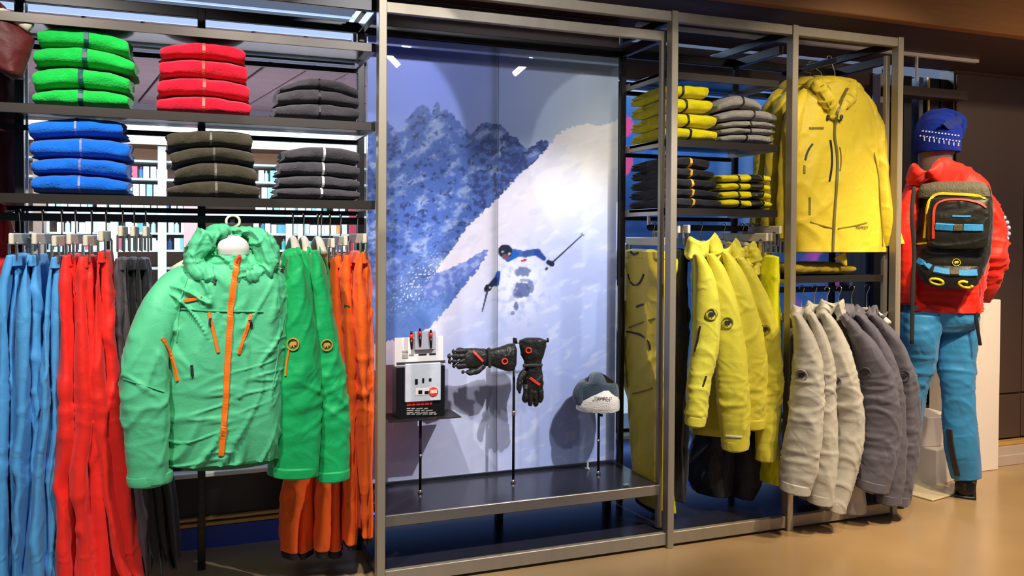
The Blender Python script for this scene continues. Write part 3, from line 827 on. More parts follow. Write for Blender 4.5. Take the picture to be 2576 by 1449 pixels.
MB().tube([(b2[0]+0.008, b2[1], zb-0.004), (b2[0]+0.008, b2[1], zb+0.018)], 0.006).build('crossbar_end', M_dark, s2, True)
MB().tube([(W(1378, 860, b2[1])[0], b2[1], zb-0.004), (W(1378, 860, b2[1])[0], b2[1], zb+0.014)], 0.005).build('crossbar_end', M_dark, s2, True)
s3, b3, t3 = stand(1505, 1192, 1018, 'short black stand carrying the knitted hat')
MB().tube([(b3[0]+0.004, b3[1]-0.004, t3-0.045), (b3[0]+0.012, b3[1]-0.012, t3-0.045)], 0.006).build('knob', M_dark, s3, True)
MB().lathe([(0.004, -0.03), (0.05, 0.0), (0.075, 0.03), (0.07, 0.07), (0.03, 0.10), (0.002, 0.105)], c=(b3[0]-0.006, b3[1], t3+0.03), ns=20).build('head_form', M_dark, s3, True)
# small white clip on the platform
wc = W(1478, 1160, 0.36)
ck = empty('price_clip', (wc[0], 0.36, 0.25), 'tiny white clip at the foot of the poster behind the hat stand', 'clip')
MB().box(wc[0]-0.008, wc[0]+0.008, 0.355, 0.368, 0.25, 0.256).build('clip_base', M_white, ck)
MB().box(wc[0]-0.003, wc[0]+0.004, 0.358, 0.362, 0.256, 0.280).build('clip_blade', M_white, ck)

# boxed product: black carton with clear window, white header card, red sticker
Yp = b1[1]-0.03
pxm = DEP(W(1060, 950, Yp))/F_PX
def PB(u, v): q = W(u, v, Yp); return q[0], q[2]
x0, zb_ = PB(997, 1046)[0], tray_z
x1 = PB(1119, 1046)[0]; zt_ = PB(1060, 922)[1]; zh = PB(1060, 850)[1]
pk = empty('packaged_product', ((x0+x1)/2, Yp+0.04, tray_z), 'boxed product in black carton with white header card and red sticker', 'package')
M_cart = mat('black carton', '#0d0c0e', rough=0.35, var=0.1); M_card = mat('white card', '#ece8e4', rough=0.5, var=0.05)
M_red = mat('signal red', '#e0342a', rough=0.4, var=0.05); M_grey = mat('pale grey print', '#a8a49c', rough=0.5); M_clear = mat('clear blister', '#c9d0d8', rough=0.12, spec=0.8, var=0.15, vscale=30)
MB().box(x0, x1, Yp, Yp+0.08, zb_, zt_, bev=0.002).build('carton', M_cart, pk)
MB().box(x0-0.001, x1+0.001, Yp+0.030, Yp+0.034, zt_, zh, bev=0.001).build('header_card', M_card, pk)
MB().box(x0, x1, Yp-0.004, Yp+0.004, PB(0, 965)[1]-0.004, PB(0, 962)[1]+0.003).build('carton_edge', M_chrome, pk)
wx0, wz1 = PB(1018, 915); wx1, wz0 = PB(1107, 1006)
MB().box(wx0, wx1, Yp-0.012, Yp+0.001, wz0, wz1, bev=0.003).build('clear_window', M_clear, pk)
hx0, hz1 = PB(1046, 836); hx1, hz0 = PB(1098, 880)
MB().box(hx0, hx1, Yp+0.012, Yp+0.030, hz0, hz1, bev=0.002).build('product_body', mat('light grey plastic', '#b9b9c4', rough=0.4), pk)
for u, v in ((1036, 834), (1058, 826), (1085, 830)):
    p = W(u, v, Yp); q = W(u+1, v+46, Yp)
    MB().tube([(p[0], Yp+0.008, p[2]), (p[0], Yp+0.008, p[2]-0.012)], [0.004, 0.005], 10).build('prong_tip', M_cart, pk, True)
    MB().tube([(p[0], Yp+0.008, p[2]-0.012), (p[0], Yp+0.008, p[2]-0.030)], [0.008, 0.006], 10).build('prong_collar', M_red, pk, True)
    MB().tube([(p[0], Yp+0.008, p[2]-0.030), (q[0], Yp+0.010, q[2])], [0.007, 0.004], 10).build('prong', M_cart, pk, True)
for (u0, v0, u1, v1, m) in ((1017, 884, 1031, 890, M_grey), (1017, 893, 1031, 904, M_grey), (1034, 892, 1046, 897, M_grey), (1058, 892, 1078, 896, M_cart), (1085, 891, 1101, 895, M_cart), (1062, 880, 1096, 884, M_grey)):
    a = PB(u0, v1); b = PB(u1, v0)
    MB().box(a[0], b[0], Yp+0.027, Yp+0.031, a[1], b[1]).build('card_print', m, pk)
for (u0, v0, u1, v1) in ((1042, 952, 1049, 966), (1060, 950, 1065, 962), (1077, 950, 1083, 958), (1050, 980, 1060, 990), (1066, 982, 1076, 990)):
    a = PB(u0, v1); b = PB(u1, v0)
    MB().box(a[0], b[0], Yp-0.015, Yp-0.010, a[1], b[1], bev=0.001).build('small_part', M_cart, pk)
a = PB(1043, 994); b = PB(1078, 974)
MB().box(a[0], b[0], Yp-0.0135, Yp-0.010, a[1], b[1], bev=0.001).build('white_insert', M_card, pk)
a = PB(1088, 984); rs = 12*pxm
MB().add(*(lambda V, Fc: (xf(V, Matrix.Translation((a[0], Yp-0.012, a[1])) @ Matrix.Rotation(math.pi/2, 4, 'X')), Fc))(np.concatenate(MB().lathe([(rs, 0), (rs, 0.003), (rs*.9, 0.004)], ns=24).v), MB().lathe([(rs, 0), (rs, 0.003), (rs*.9, 0.004)], ns=24).f)).build('round_sticker', M_red, pk)
a = PB(1080, 988); b = PB(1096, 978)
MB().box(a[0], b[0], Yp-0.0175, Yp-0.0155, a[1], b[1]).build('sticker_print', mat('sticker pale print', '#f6c8b8', rough=0.5), pk)
x = 1023
for wd in (14, 10, 12, 9, 13, 8):
    a = PB(x, 1021 - (x-1023)*0.06); b = PB(min(x+wd-2, 1089), 1012-(x-1023)*0.06)
    if b[0] > a[0]: MB().box(a[0], b[0], Yp-0.0015, Yp+0.001, a[1], b[1]).build('red_print', M_red, pk)
    x += wd
for v, xe in ((1026, 1078), (1031, 1092), (1036, 1102), (1040, 1098)):
    x = 1023
    while x < xe-6:
        wd = random.choice((9, 13, 17)); a = PB(x, v+3); b = PB(min(x+wd, xe), v)
        MB().box(a[0], b[0], Yp-0.0015, Yp+0.001, a[1], b[1]).build('white_print', M_grey, pk); x += wd+3

# ---------------------------------------------------------------- gloves
M_glove = mat('black glove leather', '#201f1b', rough=0.45, var=0.25, vscale=18, bump=0.35, bscale=60, crumple=0.3, cscale=30)
M_coral = mat('coral red print', '#ff4636', rough=0.5, var=0.05)
def glove(label, org, along, across, Y, s, stripe):
    """along: px direction from cuff to fingertips, across: px direction to the thumb side; s: px length."""
    al = np.array(along, float); ac = np.array(across, float); org = np.array(org, float)
    def q(a, b): p = org+al*a*s+ac*b*s; return p[0], p[1]
    g = empty('ski_glove', W(*q(0.5, 0), Y), label, 'glove', None)
    key = label
    f = folds(amp=0.003, fx=30, fz=30, cre=0.003, cf=22, seed=len(label), fine=0.0015)
    def part(name, pts, hd, nr=26, ns=24, fo=f):
        return cloth(name, path_rings([(*q(a, b), w*s, Y+dy, h) for a, b, w, dy, h in pts], hd, face='view'), M_glove, g, nr, ns, 2.5, fo, key, capr=(0.35, 0.9))
    part('cuff', [(0.0, 0.0, 0.205, 0, .030), (0.10, 0.0, 0.20, 0, .032), (0.22, 0.0, 0.165, 0, .030), (0.33, 0.0, 0.13, 0, .026), (0.40, 0.0, 0.125, 0, .024)], .03, 30, 32)
    part('palm', [(0.36, 0.0, 0.118, 0, .024), (0.44, 0.0, 0.132, 0, .025), (0.56, 0.0, 0.15, 0, .025), (0.68, 0.0, 0.15, 0, .022), (0.74, 0, 0.13, 0, .016)], .024, 30, 32)
    for k, (b, ln) in enumerate(((-0.105, 0.24), (-0.037, 0.30), (0.033, 0.30), (0.100, 0.24))):
        part('finger', [(0.66, b, 0.040, 0, .014), (0.66+ln*.4, b*1.06, 0.046, -.003, .016), (0.66+ln*.8, b*1.10, 0.044, 0, .015), (0.66+ln, b*1.08, 0.038, .003, .013)], .013, 18, 16)
    part('thumb', [(0.46, 0.11, 0.045, -.008, .014), (0.56, 0.185, 0.046, -.012, .015), (0.68, 0.205, 0.042, -.014, .014), (0.78, 0.20, 0.024, -.012, .009)], .014, 18, 16)
    st = cloth('wrist_strap', path_rings([(*q(0.375, -0.14), 0.026*s, Y-0.020, .010), (*q(0.375, 0), 0.026*s, Y-0.027, .006), (*q(0.375, 0.14), 0.026*s, Y-0.020, .010)], .006), mat('glove strap', '#2e2c26', rough=0.6), g, 14, 12, 3.0)
    tr_ = bvh(key)
    p1, p2 = [q(*k) for k in stripe]
    ribbon('red_stripe', tr_, [p1, ((p1[0]+p2[0])/2, (p1[1]+p2[1])/2), p2], 0.011, M_coral, g, n=12)
    u, v = q(0.15, 0.06)
    h = hit(tr_, u, v)
    if h:
        c, n = h; R = 0.011
        up = np.array([0, 0, 1.0]); up -= n*(up@n); up /= np.linalg.norm(up); rt = np.cross(up, n)
        mb = MB(); 
        mb.tube([c+n*0.003+(rt*math.cos(t)+up*math.sin(t))*R for t in np.linspace(0, 2*math.pi, 22)], 0.0032, 8)
        mb.build('red_ring', M_coral, g, True)
    return g
Yg = b2[1]-0.035
glove('black ski glove lying level on the stand, fingers pointing left', (1294, 898), (-1, 0.03), (0.05, 1), Yg, 168, ((0.61, -0.10), (0.475, 0.05)))
glove('black ski glove hanging from the crossbar, fingers pointing down', (1340, 856), (0.0, 1), (-1, 0.02), Yg-0.01, 168, ((0.56, 0.04), (0.665, -0.10)))

# ---------------------------------------------------------------- knitted hat on its stand
hat = empty('knit_hat', (b3[0], b3[1], t3), 'slate blue knitted hat with white turned-up brim on short stand', 'hat')
M_slate = mat('slate knit', '#2c4250', rough=0.95, var=0.3, vscale=30, bump=0.7, bscale=120, stretch=(1, 1, 3), sheen=0.4)
M_ivory = mat('ivory knit', '#ece6dc', rough=0.95, var=0.1, vscale=30, bump=0.6, bscale=120, stretch=(1, 1, 3), sheen=0.4)
fh = folds(amp=0.006, fx=14, fz=10, cre=0.004, cf=9, seed=5)
Yh = b3[1]
cloth('hat_crown', edge_rings([(1010, 1452, 1555), (992, 1446, 1557), (975, 1447, 1556), (964, 1456, 1550), (957, 1475, 1530)], .085, 'view', Yh), M_slate, hat, 30, 48, 2.3, fh, 'hat', capr=(0, 1))
cloth('hat_fold', path_rings([(1462, 1012, 16), (1460, 990, 20), (1468, 972, 18), (1486, 962, 12)], .05, Yh+0.01), M_slate, hat, 24, 24, 2.2, fh)
cloth('hat_brim', edge_rings([(1029, 1450, 1557, Yh-.015, .088), (1018, 1452, 1558, Yh-.02, .09), (1004, 1462, 1557, Yh-.025, .09), (994, 1478, 1551, Yh-.035, .08), (987, 1494, 1541, Yh-.045, .06)], .08, 'view', Yh), M_ivory, hat, 30, 48, 2.3, folds(amp=.003, cre=.001, seed=3), 'hatbrim', capr=(-.3, .6))
h = hit(bvh('hatbrim'), 1518, 1003)
if h:
    c, n = h
    yawn = math.atan2(n[0], -n[1])
    lettering('brim_lettering', 'MAMMUT', c+n*0.004, (math.radians(90-12), 0, yawn), 0.0175, M_cart, hat)
# ---------------------------------------------------------------- folded garments on the shelves
ORD = ['topmost', 'second from top', 'third from top', 'fourth from top', 'fifth from top']
def folded(label, group, xl, xr, top, bot, m, Yf, zip_u=None, zip_m=None, zip_w=0.011, depth=0.30, seed=0, tilt=0.0, layers=2, name='folded_fleece', extra=None, zmin=None, taper=0.0):
    uL, uM, uR = xl, (xl+xr)/2, xr
    zt = [W(u, v, Yf)[2] for u, v in zip((uL, uM, uR), top)]; zb = [W(u, v, Yf)[2] for u, v in zip((uL, uM, uR), bot)]
    X0, X1 = W(xl, (top[1]+bot[1])/2, Yf)[0], W(xr, (top[1]+bot[1])/2, Yf)[0]
    xc, hw = (X0+X1)/2, (X1-X0)/2
    def quad(a, u): return a[0]*u*(u-1)/2+a[1]*(1-u*u)+a[2]*u*(u+1)/2
    def surf(u, th, lift=0.0):
        u = np.asarray(u, float); th = np.asarray(th, float)
        T, B = quad(zt, u), quad(zb, u)
        if zmin is not None: B = np.maximum(B, zmin); 
        cz, hz = (T+B)/2, np.maximum((T-B)/2, 0.004)
        e = np.clip(1-np.abs(u)**14, 0, 1)**0.5
        hz = hz*1.09*(0.72+0.28*e); dd = depth/2*(0.94+0.06*e)
        p = 3.4
        cx, sx = np.cos(th), np.sin(th)
        y = np.sign(cx)*np.abs(cx)**(2/2.7); z = np.sign(sx)*np.abs(sx)**(2/p)
        gy = Yf+depth/2
        Y = gy-dd*y+0.010*pn(u*2.2+seed, z*1.4, seed+3)
        Z = cz+hz*z+0.0035*pn(u*3.1, y*2+seed, seed)*(z > -0.7)
        back = 0.5*(1-y)              # 0 front .. 1 back
        Z = Z-tilt*back*(1.0-0.0*z)
        Xx = xc+hw*(u-taper*back*0.0)
        g = np.abs(u)**10
        side = sstep(0.12, 0.4, back)
        Xx = Xx+np.sign(u)*g*side*(0.010*np.cos(z*math.pi*layers)+0.012*pn(y*4, z*3, seed+7))-np.sign(u)*0.008*back*g+0.006*pn(z*2+seed, y*2, seed+1)*g
        f = lift
        return np.stack([Xx, Y-f*y*0.9, Z+f*z*0.5], -1)
    nu, nt = 34, 32
    U = np.concatenate([[-1.0], -1+0.10*np.linspace(0.08, 1, 5)**1.5, np.linspace(-0.9, 0.9, nu-12)[1:-1], 1-0.10*np.linspace(1, 0.08, 5)**1.5, [1.0]])
    nu = len(U)
    TH = np.linspace(0, 2*math.pi, nt, endpoint=False)
    P = surf(U[:, None], TH[None, :])
    n = pn(P[..., 0]*26, P[..., 2]*30, seed+P[..., 1]*20)*0.0018
    P[..., 1] -= n
    V = P.reshape(-1, 3).tolist(); idx = np.arange(nu*nt).reshape(nu, nt)
    Fc = []
    A, B = idx[:-1], idx[1:]
    Fc += np.stack([A, B, np.roll(B, -1, 1), np.roll(A, -1, 1)], -1).reshape(-1, 4).tolist()
    for r, sg in ((0, 1), (nu-1, -1)):
        c = P[r].mean(0); k = len(V); V.append(tuple(c))
        for j in range(nt):
            f = (r*nt+j, r*nt+(j+1) % nt, k); Fc.append(f if sg > 0 else f[::-1])
    zlow = P[..., 2].min()
    o = empty(name, (xc, Yf+depth/2, zlow), label, 'folded garment', group)
    mk('folded_body', V, [tuple(f) for f in Fc], m, o, True)
    def stripe(u0, w, mm, nm, a0=-78, a1=80, lift=0.003, du=0.0):
        th = np.radians(np.linspace(a0, a1, 14)); hwid = w/2/hw
        uu = u0+du*np.linspace(1, -1, 14)
        a = surf(uu-hwid, th, lift); b = surf(uu+hwid, th, lift); a2 = surf(uu-hwid, th, -0.002); b2 = surf(uu+hwid, th, -0.002)
        V = np.stack([a2, a, b, b2], 1).reshape(-1, 3)
        Fc = [(i*4+j, i*4+(j+1) % 4, (i+1)*4+(j+1) % 4, (i+1)*4+j) for i in range(13) for j in range(4)]+[(3, 2, 1, 0), (52, 53, 54, 55)]
        mk(nm, V, Fc, mm, o, False)
    if zip_u is not None:
        stripe((zip_u-uM)/((xr-xl)/2), zip_w, zip_m, 'zip')
    if extra: extra(stripe, surf, o, hw)
    return o
def stack(col, group, rows, m, Yf, zips=None, zm=None, zw=0.011, base=None, cat_shelf='', **k):
    n = len(rows)
    for i, (xl, xr, t, b) in enumerate(rows):
        pos = 'bottom' if i == n-1 else ORD[i]
        folded(('%s, %s of the %s' % (col, pos, group)) if len((col+pos+group).split())<13 else '%s, %s of its stack' % (col, pos), group, xl, xr, t, b, m, Yf, zips[i] if zips else None, zm, zw, seed=i*3.1+xl*0.01, zmin=base if i == n-1 else None, **k)
FG = fleece('bright green fleece', '#0fae3e'); FR = fleece('crimson fleece', '#d0102c'); FB = fleece('azure blue fleece', '#0b62c8')
FK = fleece('charcoal fleece', '#403c40', var=0.3); FO = fleece('dark olive fleece', '#3e382a', var=0.3); FY = fleece('yellow fleece', '#d2c400', bump=0.3); FBk = fleece('black fleece', '#1d1b20', bump=0.35)
FGr = fleece('pale grey fleece', '#8e8a84'); Z_teal = mat('dark teal zip', '#0c4a44', rough=0.5); Z_red = mat('rosy zip', '#c04438', rough=0.5); Z_blue = mat('lilac zip', '#6f78b8', rough=0.5); Z_blk = mat('black zip', '#18161a', rough=0.5)
Z_ol = mat('grey olive zip', '#6c675c', rough=0.5); Z_wh = mat('white zip', '#d8d4d0', rough=0.5); Z_yel = mat('gold zip', '#d8a42c', rough=0.5)
Yf = 0.088
S1, S2 = 1.683, 1.399
stack('bright green fleece with dark teal zip', 'green fleece stack', [(93, 323, (68, 65, 96), (112, 118, 139)), (82, 338, (118, 114, 150), (160, 163, 184)), (80, 325, (170, 166, 192), (222, 216, 231)), (79, 323, (228, 219, 236), (259, 264, 269))], FG, Yf, [215, 210, 200, 200], Z_teal, 0.014, S1)
stack('crimson fleece with rosy zip', 'crimson fleece stack', [(403, 618, (114, 101, 120), (142, 142, 157)), (400, 622, (148, 145, 162), (190, 190, 206)), (396, 628, (197, 191, 211), (237, 236, 254)), (394, 632, (243, 238, 257), (279, 284, 291))], FR, Yf, [511, 510, 512, 510], Z_red, 0.010, S1)
stack('charcoal fleece with black zip', 'upper charcoal stack', [(705, 903, (216, 192, 222), (231, 221, 246)), (700, 905, (230, 220, 246), (260, 257, 270)), (694, 906, (263, 257, 271), (291, 297, 300))], FK, Yf, [802, 803, 803], Z_blk, 0.006, S1)
stack('azure blue fleece with lilac zip', 'blue fleece stack', [(70, 307, (303, 293, 303), (346, 340, 341)), (74, 325, (350, 344, 358), (393, 393, 402)), (76, 318, (399, 394, 408), (436, 436, 450)), (76, 320, (441, 437, 455), (481, 485, 488))], FB, Yf, [187, 200, 198, 196], Z_blue, 0.007, S2)
stack('dark olive fleece with grey zip', 'olive fleece stack', [(420, 635, (330, 325, 332), (377, 366, 377)), (430, 640, (380, 367, 382), (420, 403, 417)), (438, 645, (424, 405, 424), (458, 450, 463)), (420, 654, (470, 452, 470), (491, 495, 497))], FO, Yf, [529, 537, 541, 542], Z_ol, 0.008, S2)
stack('charcoal fleece with white zip', 'charcoal stack with white zips', [(716, 906, (376, 366, 380), (402, 403, 413)), (706, 906, (407, 404, 416), (438, 440, 448)), (704, 906, (443, 440, 451), (469, 472, 479)), (698, 907, (473, 470, 480), (495, 498, 500))], FK, Yf, [815, 813, 812, 808], Z_wh, 0.008, S2)
# right-hand unit
stack('yellow fleece with black zip', 'yellow fleece stack', [(1672, 1787, (212, 208, 212), (241, 243, 246)), (1672, 1796, (246, 243, 250), (277, 280, 280)), (1672, 1805, (282, 281, 288), (313, 317, 320)), (1672, 1808, (317, 318, 326), (347, 351, 354))], FY, 0.10, [1719, 1726, 1732, 1737], Z_blk, 0.011, S1, tilt=0.012, layers=3)
stack('pale grey fleece with dark zip', 'grey fleece stack', [(1808, 1918, (262, 236, 258), (282, 270, 282)), (1812, 1958, (286, 272, 284), (306, 300, 310)), (1818, 1952, (308, 302, 310), (322, 318, 324)), (1818, 1952, (324, 319, 326), (339, 335, 341)), (1816, 1950, (341, 336, 342), (358, 357, 362))], FGr, 0.10, [1870, 1898, 1888, 1888, 1878], Z_blk, 0.008, S1, layers=2)
stack('black fleece with gold zip', 'black fleece stack', [(1672, 1790, (396, 392, 400), (418, 420, 428)), (1672, 1800, (420, 420, 430), (444, 446, 452)), (1670, 1806, (446, 446, 454), (470, 472, 478)), (1668, 1812, (472, 472, 480), (496, 496, 502)), (1666, 1818, (498, 496, 504), (519, 521, 524))], FBk, 0.10, [1738, 1738, 1742, 1743, 1745], Z_yel, 0.011, S2-0.002, tilt=0.008, layers=3)
def yb(stripe, surf, o, hw):
    stripe(-0.32, 0.010, Z_blk, 'zip', du=0.12)
    stripe(0.35, 0.055, Z_blk, 'dark_panel', -70, 30, 0.0035)
    stripe(0.62, 0.010, Z_blk, 'seam', -75, 75, 0.003, -0.1)
stack('yellow fleece with black side panel', 'yellow and black stack', [(1818, 1942, (440, 437, 441), (457, 458, 460)), (1818, 1942, (460, 459, 462), (478, 478, 482)), (1818, 1942, (481, 480, 484), (499, 499, 504)), (1818, 1944, (502, 501, 506), (520, 522, 525))], FY, 0.10, None, None, base=S2-0.002, extra=yb)
# ---------------------------------------------------------------- hanging clothes, left bay
M_hook = M_chrome; M_bar = mat('beige hanger bar', '#cfc4b0', rough=0.4, var=0.06)
def hook_pts(x, y, z0, zr):
    """swan-neck hook: from z0 up over a rail at height zr."""
    pts = [(x, y, z0), (x, y, zr-0.02)]
    for t in np.linspace(-0.15*math.pi, 1.05*math.pi, 9):
        pts.append((x, y-0.016*math.cos(t)*1.0+0.0, zr+0.012+0.012*math.sin(t)))
    return np.array(pts)
def clip_hanger(x, z, y0, y1, zr, yr, held, yaw=0.0):
    """flat trouser hanger lying along Y with a metal clip at each end."""
    o = empty('trouser_hanger', (x, yr, z), 'beige clip hanger holding the '+held, 'hanger', 'trouser hangers')
    cy = yr; c, s = math.cos(yaw), math.sin(yaw)
    rot = lambda V: np.stack([x+(V[:, 0]-x)*c-(V[:, 1]-cy)*s, cy+(V[:, 0]-x)*s+(V[:, 1]-cy)*c, V[:, 2]], -1)
    def add(nm, mb, m, sm=False):
        V = rot(np.concatenate(mb.v)); mk(nm, V, mb.f, m, o, sm)
    add('bar', MB().box(x-0.007, x+0.007, y0-0.02, y1, z+0.006, z+0.042, bev=0.003), M_bar)
    for y in (y0+0.012, y1-0.012):
        add('clip', MB().box(x-0.013, x-0.007, y-0.011, y+0.011, z-0.045, z+0.012, bev=0.002).box(x+0.007, x+0.013, y-0.011, y+0.011, z-0.045, z+0.012, bev=0.002).box(x-0.010, x+0.010, y-0.006, y+0.006, z+0.010, z+0.016), M_chrome)
    mb = MB(); mb.tube(hook_pts(x, yr, z+0.040, zr), 0.0022, 8)
    V = np.concatenate(mb.v); mk('hook', V, mb.f, M_chrome, o, True)
    return o
def trousers(label, group, rows, m, Yf, depth, seed, knee=None, legs=None, cuff=None, hang=True, zr=1.327, yr=0.20, held=None, name='hanging_trousers', amp=0.016, fx=11, cre=0.011, nr=120, hx=None, hz=None, details=None, split=0.5):
    """trousers pegged along the depth of the bay and seen edge-on: waist block plus two leg tubes."""
    top = W((rows[0][1]+rows[0][2])/2, rows[0][0], Yf)
    o = empty(name, (top[0], Yf+depth/2, W(rows[-1][1], rows[-1][0], Yf)[2]), label, 'trousers', group)
    key = label
    fo = folds(amp=amp, fx=fx, fz=2.0, cre=cre, cf=5.5, seed=seed, knee=knee, top=0.6, fine=0.001, ang=(1.42, -1.36), hz=0.08)
    k = 1
    w0 = rows[0]; w1 = (rows[0][0]+26,)+tuple(np.interp(rows[0][0]+26, [r[0] for r in rows], [r[i] for r in rows]) for i in (1, 2))
    R = edge_rings([(r[0],)+tuple(shift(r, Yf, Yf+depth/2))+(Yf+depth/2,) for r in (w0, w1)], depth/2*1.03)
    cloth('waistband', R, m, o, 10, 48, 2.6, folds(amp=0.006, fx=20, fz=6, cre=0.004, seed=seed))
    # legs: front and back leg lie side by side, overlapping
    for j, (a, b) in enumerate(((0.0, split+0.06), (split-0.06, 1.0))):
        lr = []
        for q in rows[k-1:]:
            l, r = q[1]+(q[2]-q[1])*a, q[1]+(q[2]-q[1])*b
            l, r = shift((q[0], l, r), Yf, Yf+depth/2+(0.012 if j else -0.012))
            lr.append((q[0], l, r, Yf+depth/2+(0.012 if j else -0.012)))
        fo2 = folds(amp=amp, fx=fx, fz=2.0, cre=cre, cf=5.5, seed=seed+j*11, knee=knee, top=0.8, fine=0.001, ang=(1.42, -1.36), hz=0.08)
        cloth('leg', edge_rings(lr, depth/2*0.96), m, o, nr, 56, 2.5, fo2, key, capr=(0.2, 0.05))
        if cuff:
            q = lr[-1]; h = cuff[1]
            cloth('cuff', edge_rings([(q[0]-3, q[1]+1, q[2]-1, q[3]), (q[0]+h, q[1]+3, q[2]-2, q[3])], depth/2*0.93), cuff[0], o, 8, 40, 2.5, fo2)
    if hang:
        u = (rows[0][1]+rows[0][2])/2
        clip_hanger(hx if hx is not None else top[0], hz if hz is not None else top[2]+0.025, Yf-0.0, Yf+depth, zr, yr, held or label)
    if details: details(key, o)
    return o
def shift(q, Y0, Y1):
    """pixel edges (v, l, r) given on plane Y0, restated on plane Y1 for the same world width."""
    out = []
    for u in q[1:3]:
        P = W(u, q[0], Y0); P[1] = Y1
        out.append(float(PROJ(P)[0]))
    return out
SB = shell('sky blue shell', '#4c9ad4'); SR = shell('scarlet shell', '#f0261a'); SGK = shell('graphite shell', '#4b4145'); SK = shell('black shell', '#191619')
SO = shell('orange shell', '#ff6210'); SGn = shell('emerald shell', '#08a85a'); SMint = shell('sea green shell', '#55c28a')
M_hemk = mat('black gaiter hem', '#121114', rough=0.7); M_hemg = mat('grey hem tape', '#8d8683', rough=0.6)
KN = lambda z, a=0.016, f=20: [(z, 0.10, a, f)]
g = 'trousers on the left rail'
trousers('sky blue trousers at the far left end of the rail', g, [(640, 18, 45), (680, 6, 50), (760, -8, 46), (900, -12, 42), (1050, -14, 44), (1150, -16, 40), (1250, -12, 44), (1449, -14, 46), (1500, -14, 46)], SB, 0.07, 0.26, 1.0, [(0.80, 0.09, 0.003, 16), (0.55, 0.07, 0.003, 18)], hx=W(32, 610, 0.08)[0], held='leftmost sky blue trousers')
trousers('sky blue trousers hanging second from the left end', g, [(640, 66, 88), (690, 52, 98), (760, 46, 102), (900, 42, 100), (1050, 36, 104), (1140, 20, 98), (1200, 28, 100), (1300, 20, 92), (1449, 16, 92), (1500, 14, 92)], SB, 0.05, 0.28, 2.3, [(0.74, 0.08, 0.003, 17), (0.50, 0.07, 0.003, 18)], hx=W(92, 612, 0.08)[0], held='second sky blue trousers')
trousers('sky blue trousers hanging right beside the scarlet ones', g, [(645, 128, 146), (690, 116, 150), (760, 106, 150), (900, 100, 147), (1050, 96, 148), (1130, 80, 140), (1180, 72, 142), (1260, 70, 140), (1449, 62, 148), (1500, 60, 150)], SB, 0.045, 0.28, 3.7, [(0.74, 0.08, 0.003, 17), (0.53, 0.06, 0.003, 18)], hx=W(142, 612, 0.08)[0], held='third sky blue trousers')
trousers('scarlet trousers hanging beside the sky blue ones', g, [(640, 160, 182), (690, 152, 194), (760, 148, 200), (900, 146, 208), (1050, 146, 216), (1120, 138, 210), (1195, 122, 200), (1260, 134, 212), (1449, 146, 220), (1500, 146, 224)], SR, 0.05, 0.28, 4.1, [(0.70, 0.09, 0.003, 18)], hx=W(178, 608, 0.08)[0], held='left scarlet trousers')
trousers('scarlet trousers hanging in the middle of the three', g, [(644, 200, 224), (690, 192, 232), (760, 190, 238), (900, 190, 250), (1050, 188, 262), (1140, 176, 258), (1200, 178, 262), (1300, 186, 272), (1449, 190, 284), (1500, 190, 286)], SR, 0.035, 0.28, 5.9, [(0.70, 0.09, 0.003, 18)], hx=W(220, 606, 0.08)[0], held='middle scarlet trousers')
trousers('scarlet trousers beside the graphite ones, hem just in view', g, [(632, 244, 266), (690, 234, 276), (760, 230, 282), (900, 228, 294), (1050, 226, 312), (1140, 240, 322), (1220, 246, 328), (1300, 262, 338), (1400, 286, 356), (1424, 298, 362)], SR, 0.04, 0.26, 7.7, [(0.70, 0.09, 0.003, 18)], cuff=(M_hemg, 10), hx=W(258, 600, 0.08)[0], held='right scarlet trousers')
for i, (a, b, s) in enumerate(((290, 312, 1.1), (318, 338, 2.2), (344, 366, 3.3))):
    trousers('graphite trousers, %s of three behind the green jacket' % ('left', 'middle', 'right')[i], g,
             [(650, a, b), (700, a-6, b+8), (800, a-2, b+14), (950, a+8, b+20), (1100, a+22, b+36), (1215, a+40, b+62), (1330, a+54, b+78), (1400, a+72+i*4, b+70+i*6), (1425-i*10, a+76+i*6, b+62+i*10)],
             SGK if i < 1 else SK, 0.10+0.02*i, 0.24, 8.0+s, [(0.62, 0.1, 0.010, 16)], hx=W((302, 332, 362)[i], 600, 0.08)[0], hz=W(310, 600, 0.08)[2], held=('left', 'middle', 'right')[i]+' graphite trousers')
go = 'orange trousers on the left rail'
def odet(key, o):
    ribbon('thigh_zip', bvh(key), [(868, 768), (886, 772), (902, 771)], 0.006, mat('dark teal zip', '#0c4a44'), o)
trousers('orange trousers beneath the green sleeves, leftmost', go, [(650, 806, 826), (700, 808, 838), (800, 806, 836), (950, 800, 832), (1100, 760, 800), (1200, 730, 790), (1290, 716, 790), (1370, 714, 788)], SO, 0.20, 0.20, 21.0, [(0.62, 0.1, 0.012, 17)], cuff=(M_hemk, 16), hx=W(808, 600, 0.2)[0], held='first orange trousers', zr=1.327)
trousers('orange trousers beneath the green sleeves, second', go, [(645, 838, 862), (700, 832, 874), (800, 836, 880), (950, 846, 880), (1100, 836, 872), (1200, 806, 866), (1290, 800, 868), (1362, 796, 868)], SO, 0.14, 0.22, 23.0, [(0.62, 0.1, 0.012, 17)], cuff=(M_hemk, 18), hx=W(836, 600, 0.14)[0], held='second orange trousers')
trousers('orange trousers third along, narrow seam down the side', go, [(640, 868, 886), (700, 862, 896), (800, 868, 906), (950, 874, 912), (1080, 870, 908), (1200, 872, 906), (1290, 874, 908), (1345, 874, 906)], SO, 0.10, 0.24, 25.0, [(0.72, 0.12, 0.009, 14)], cuff=(M_hemk, 14), hx=W(868, 600, 0.1)[0], held='third orange trousers', details=odet)
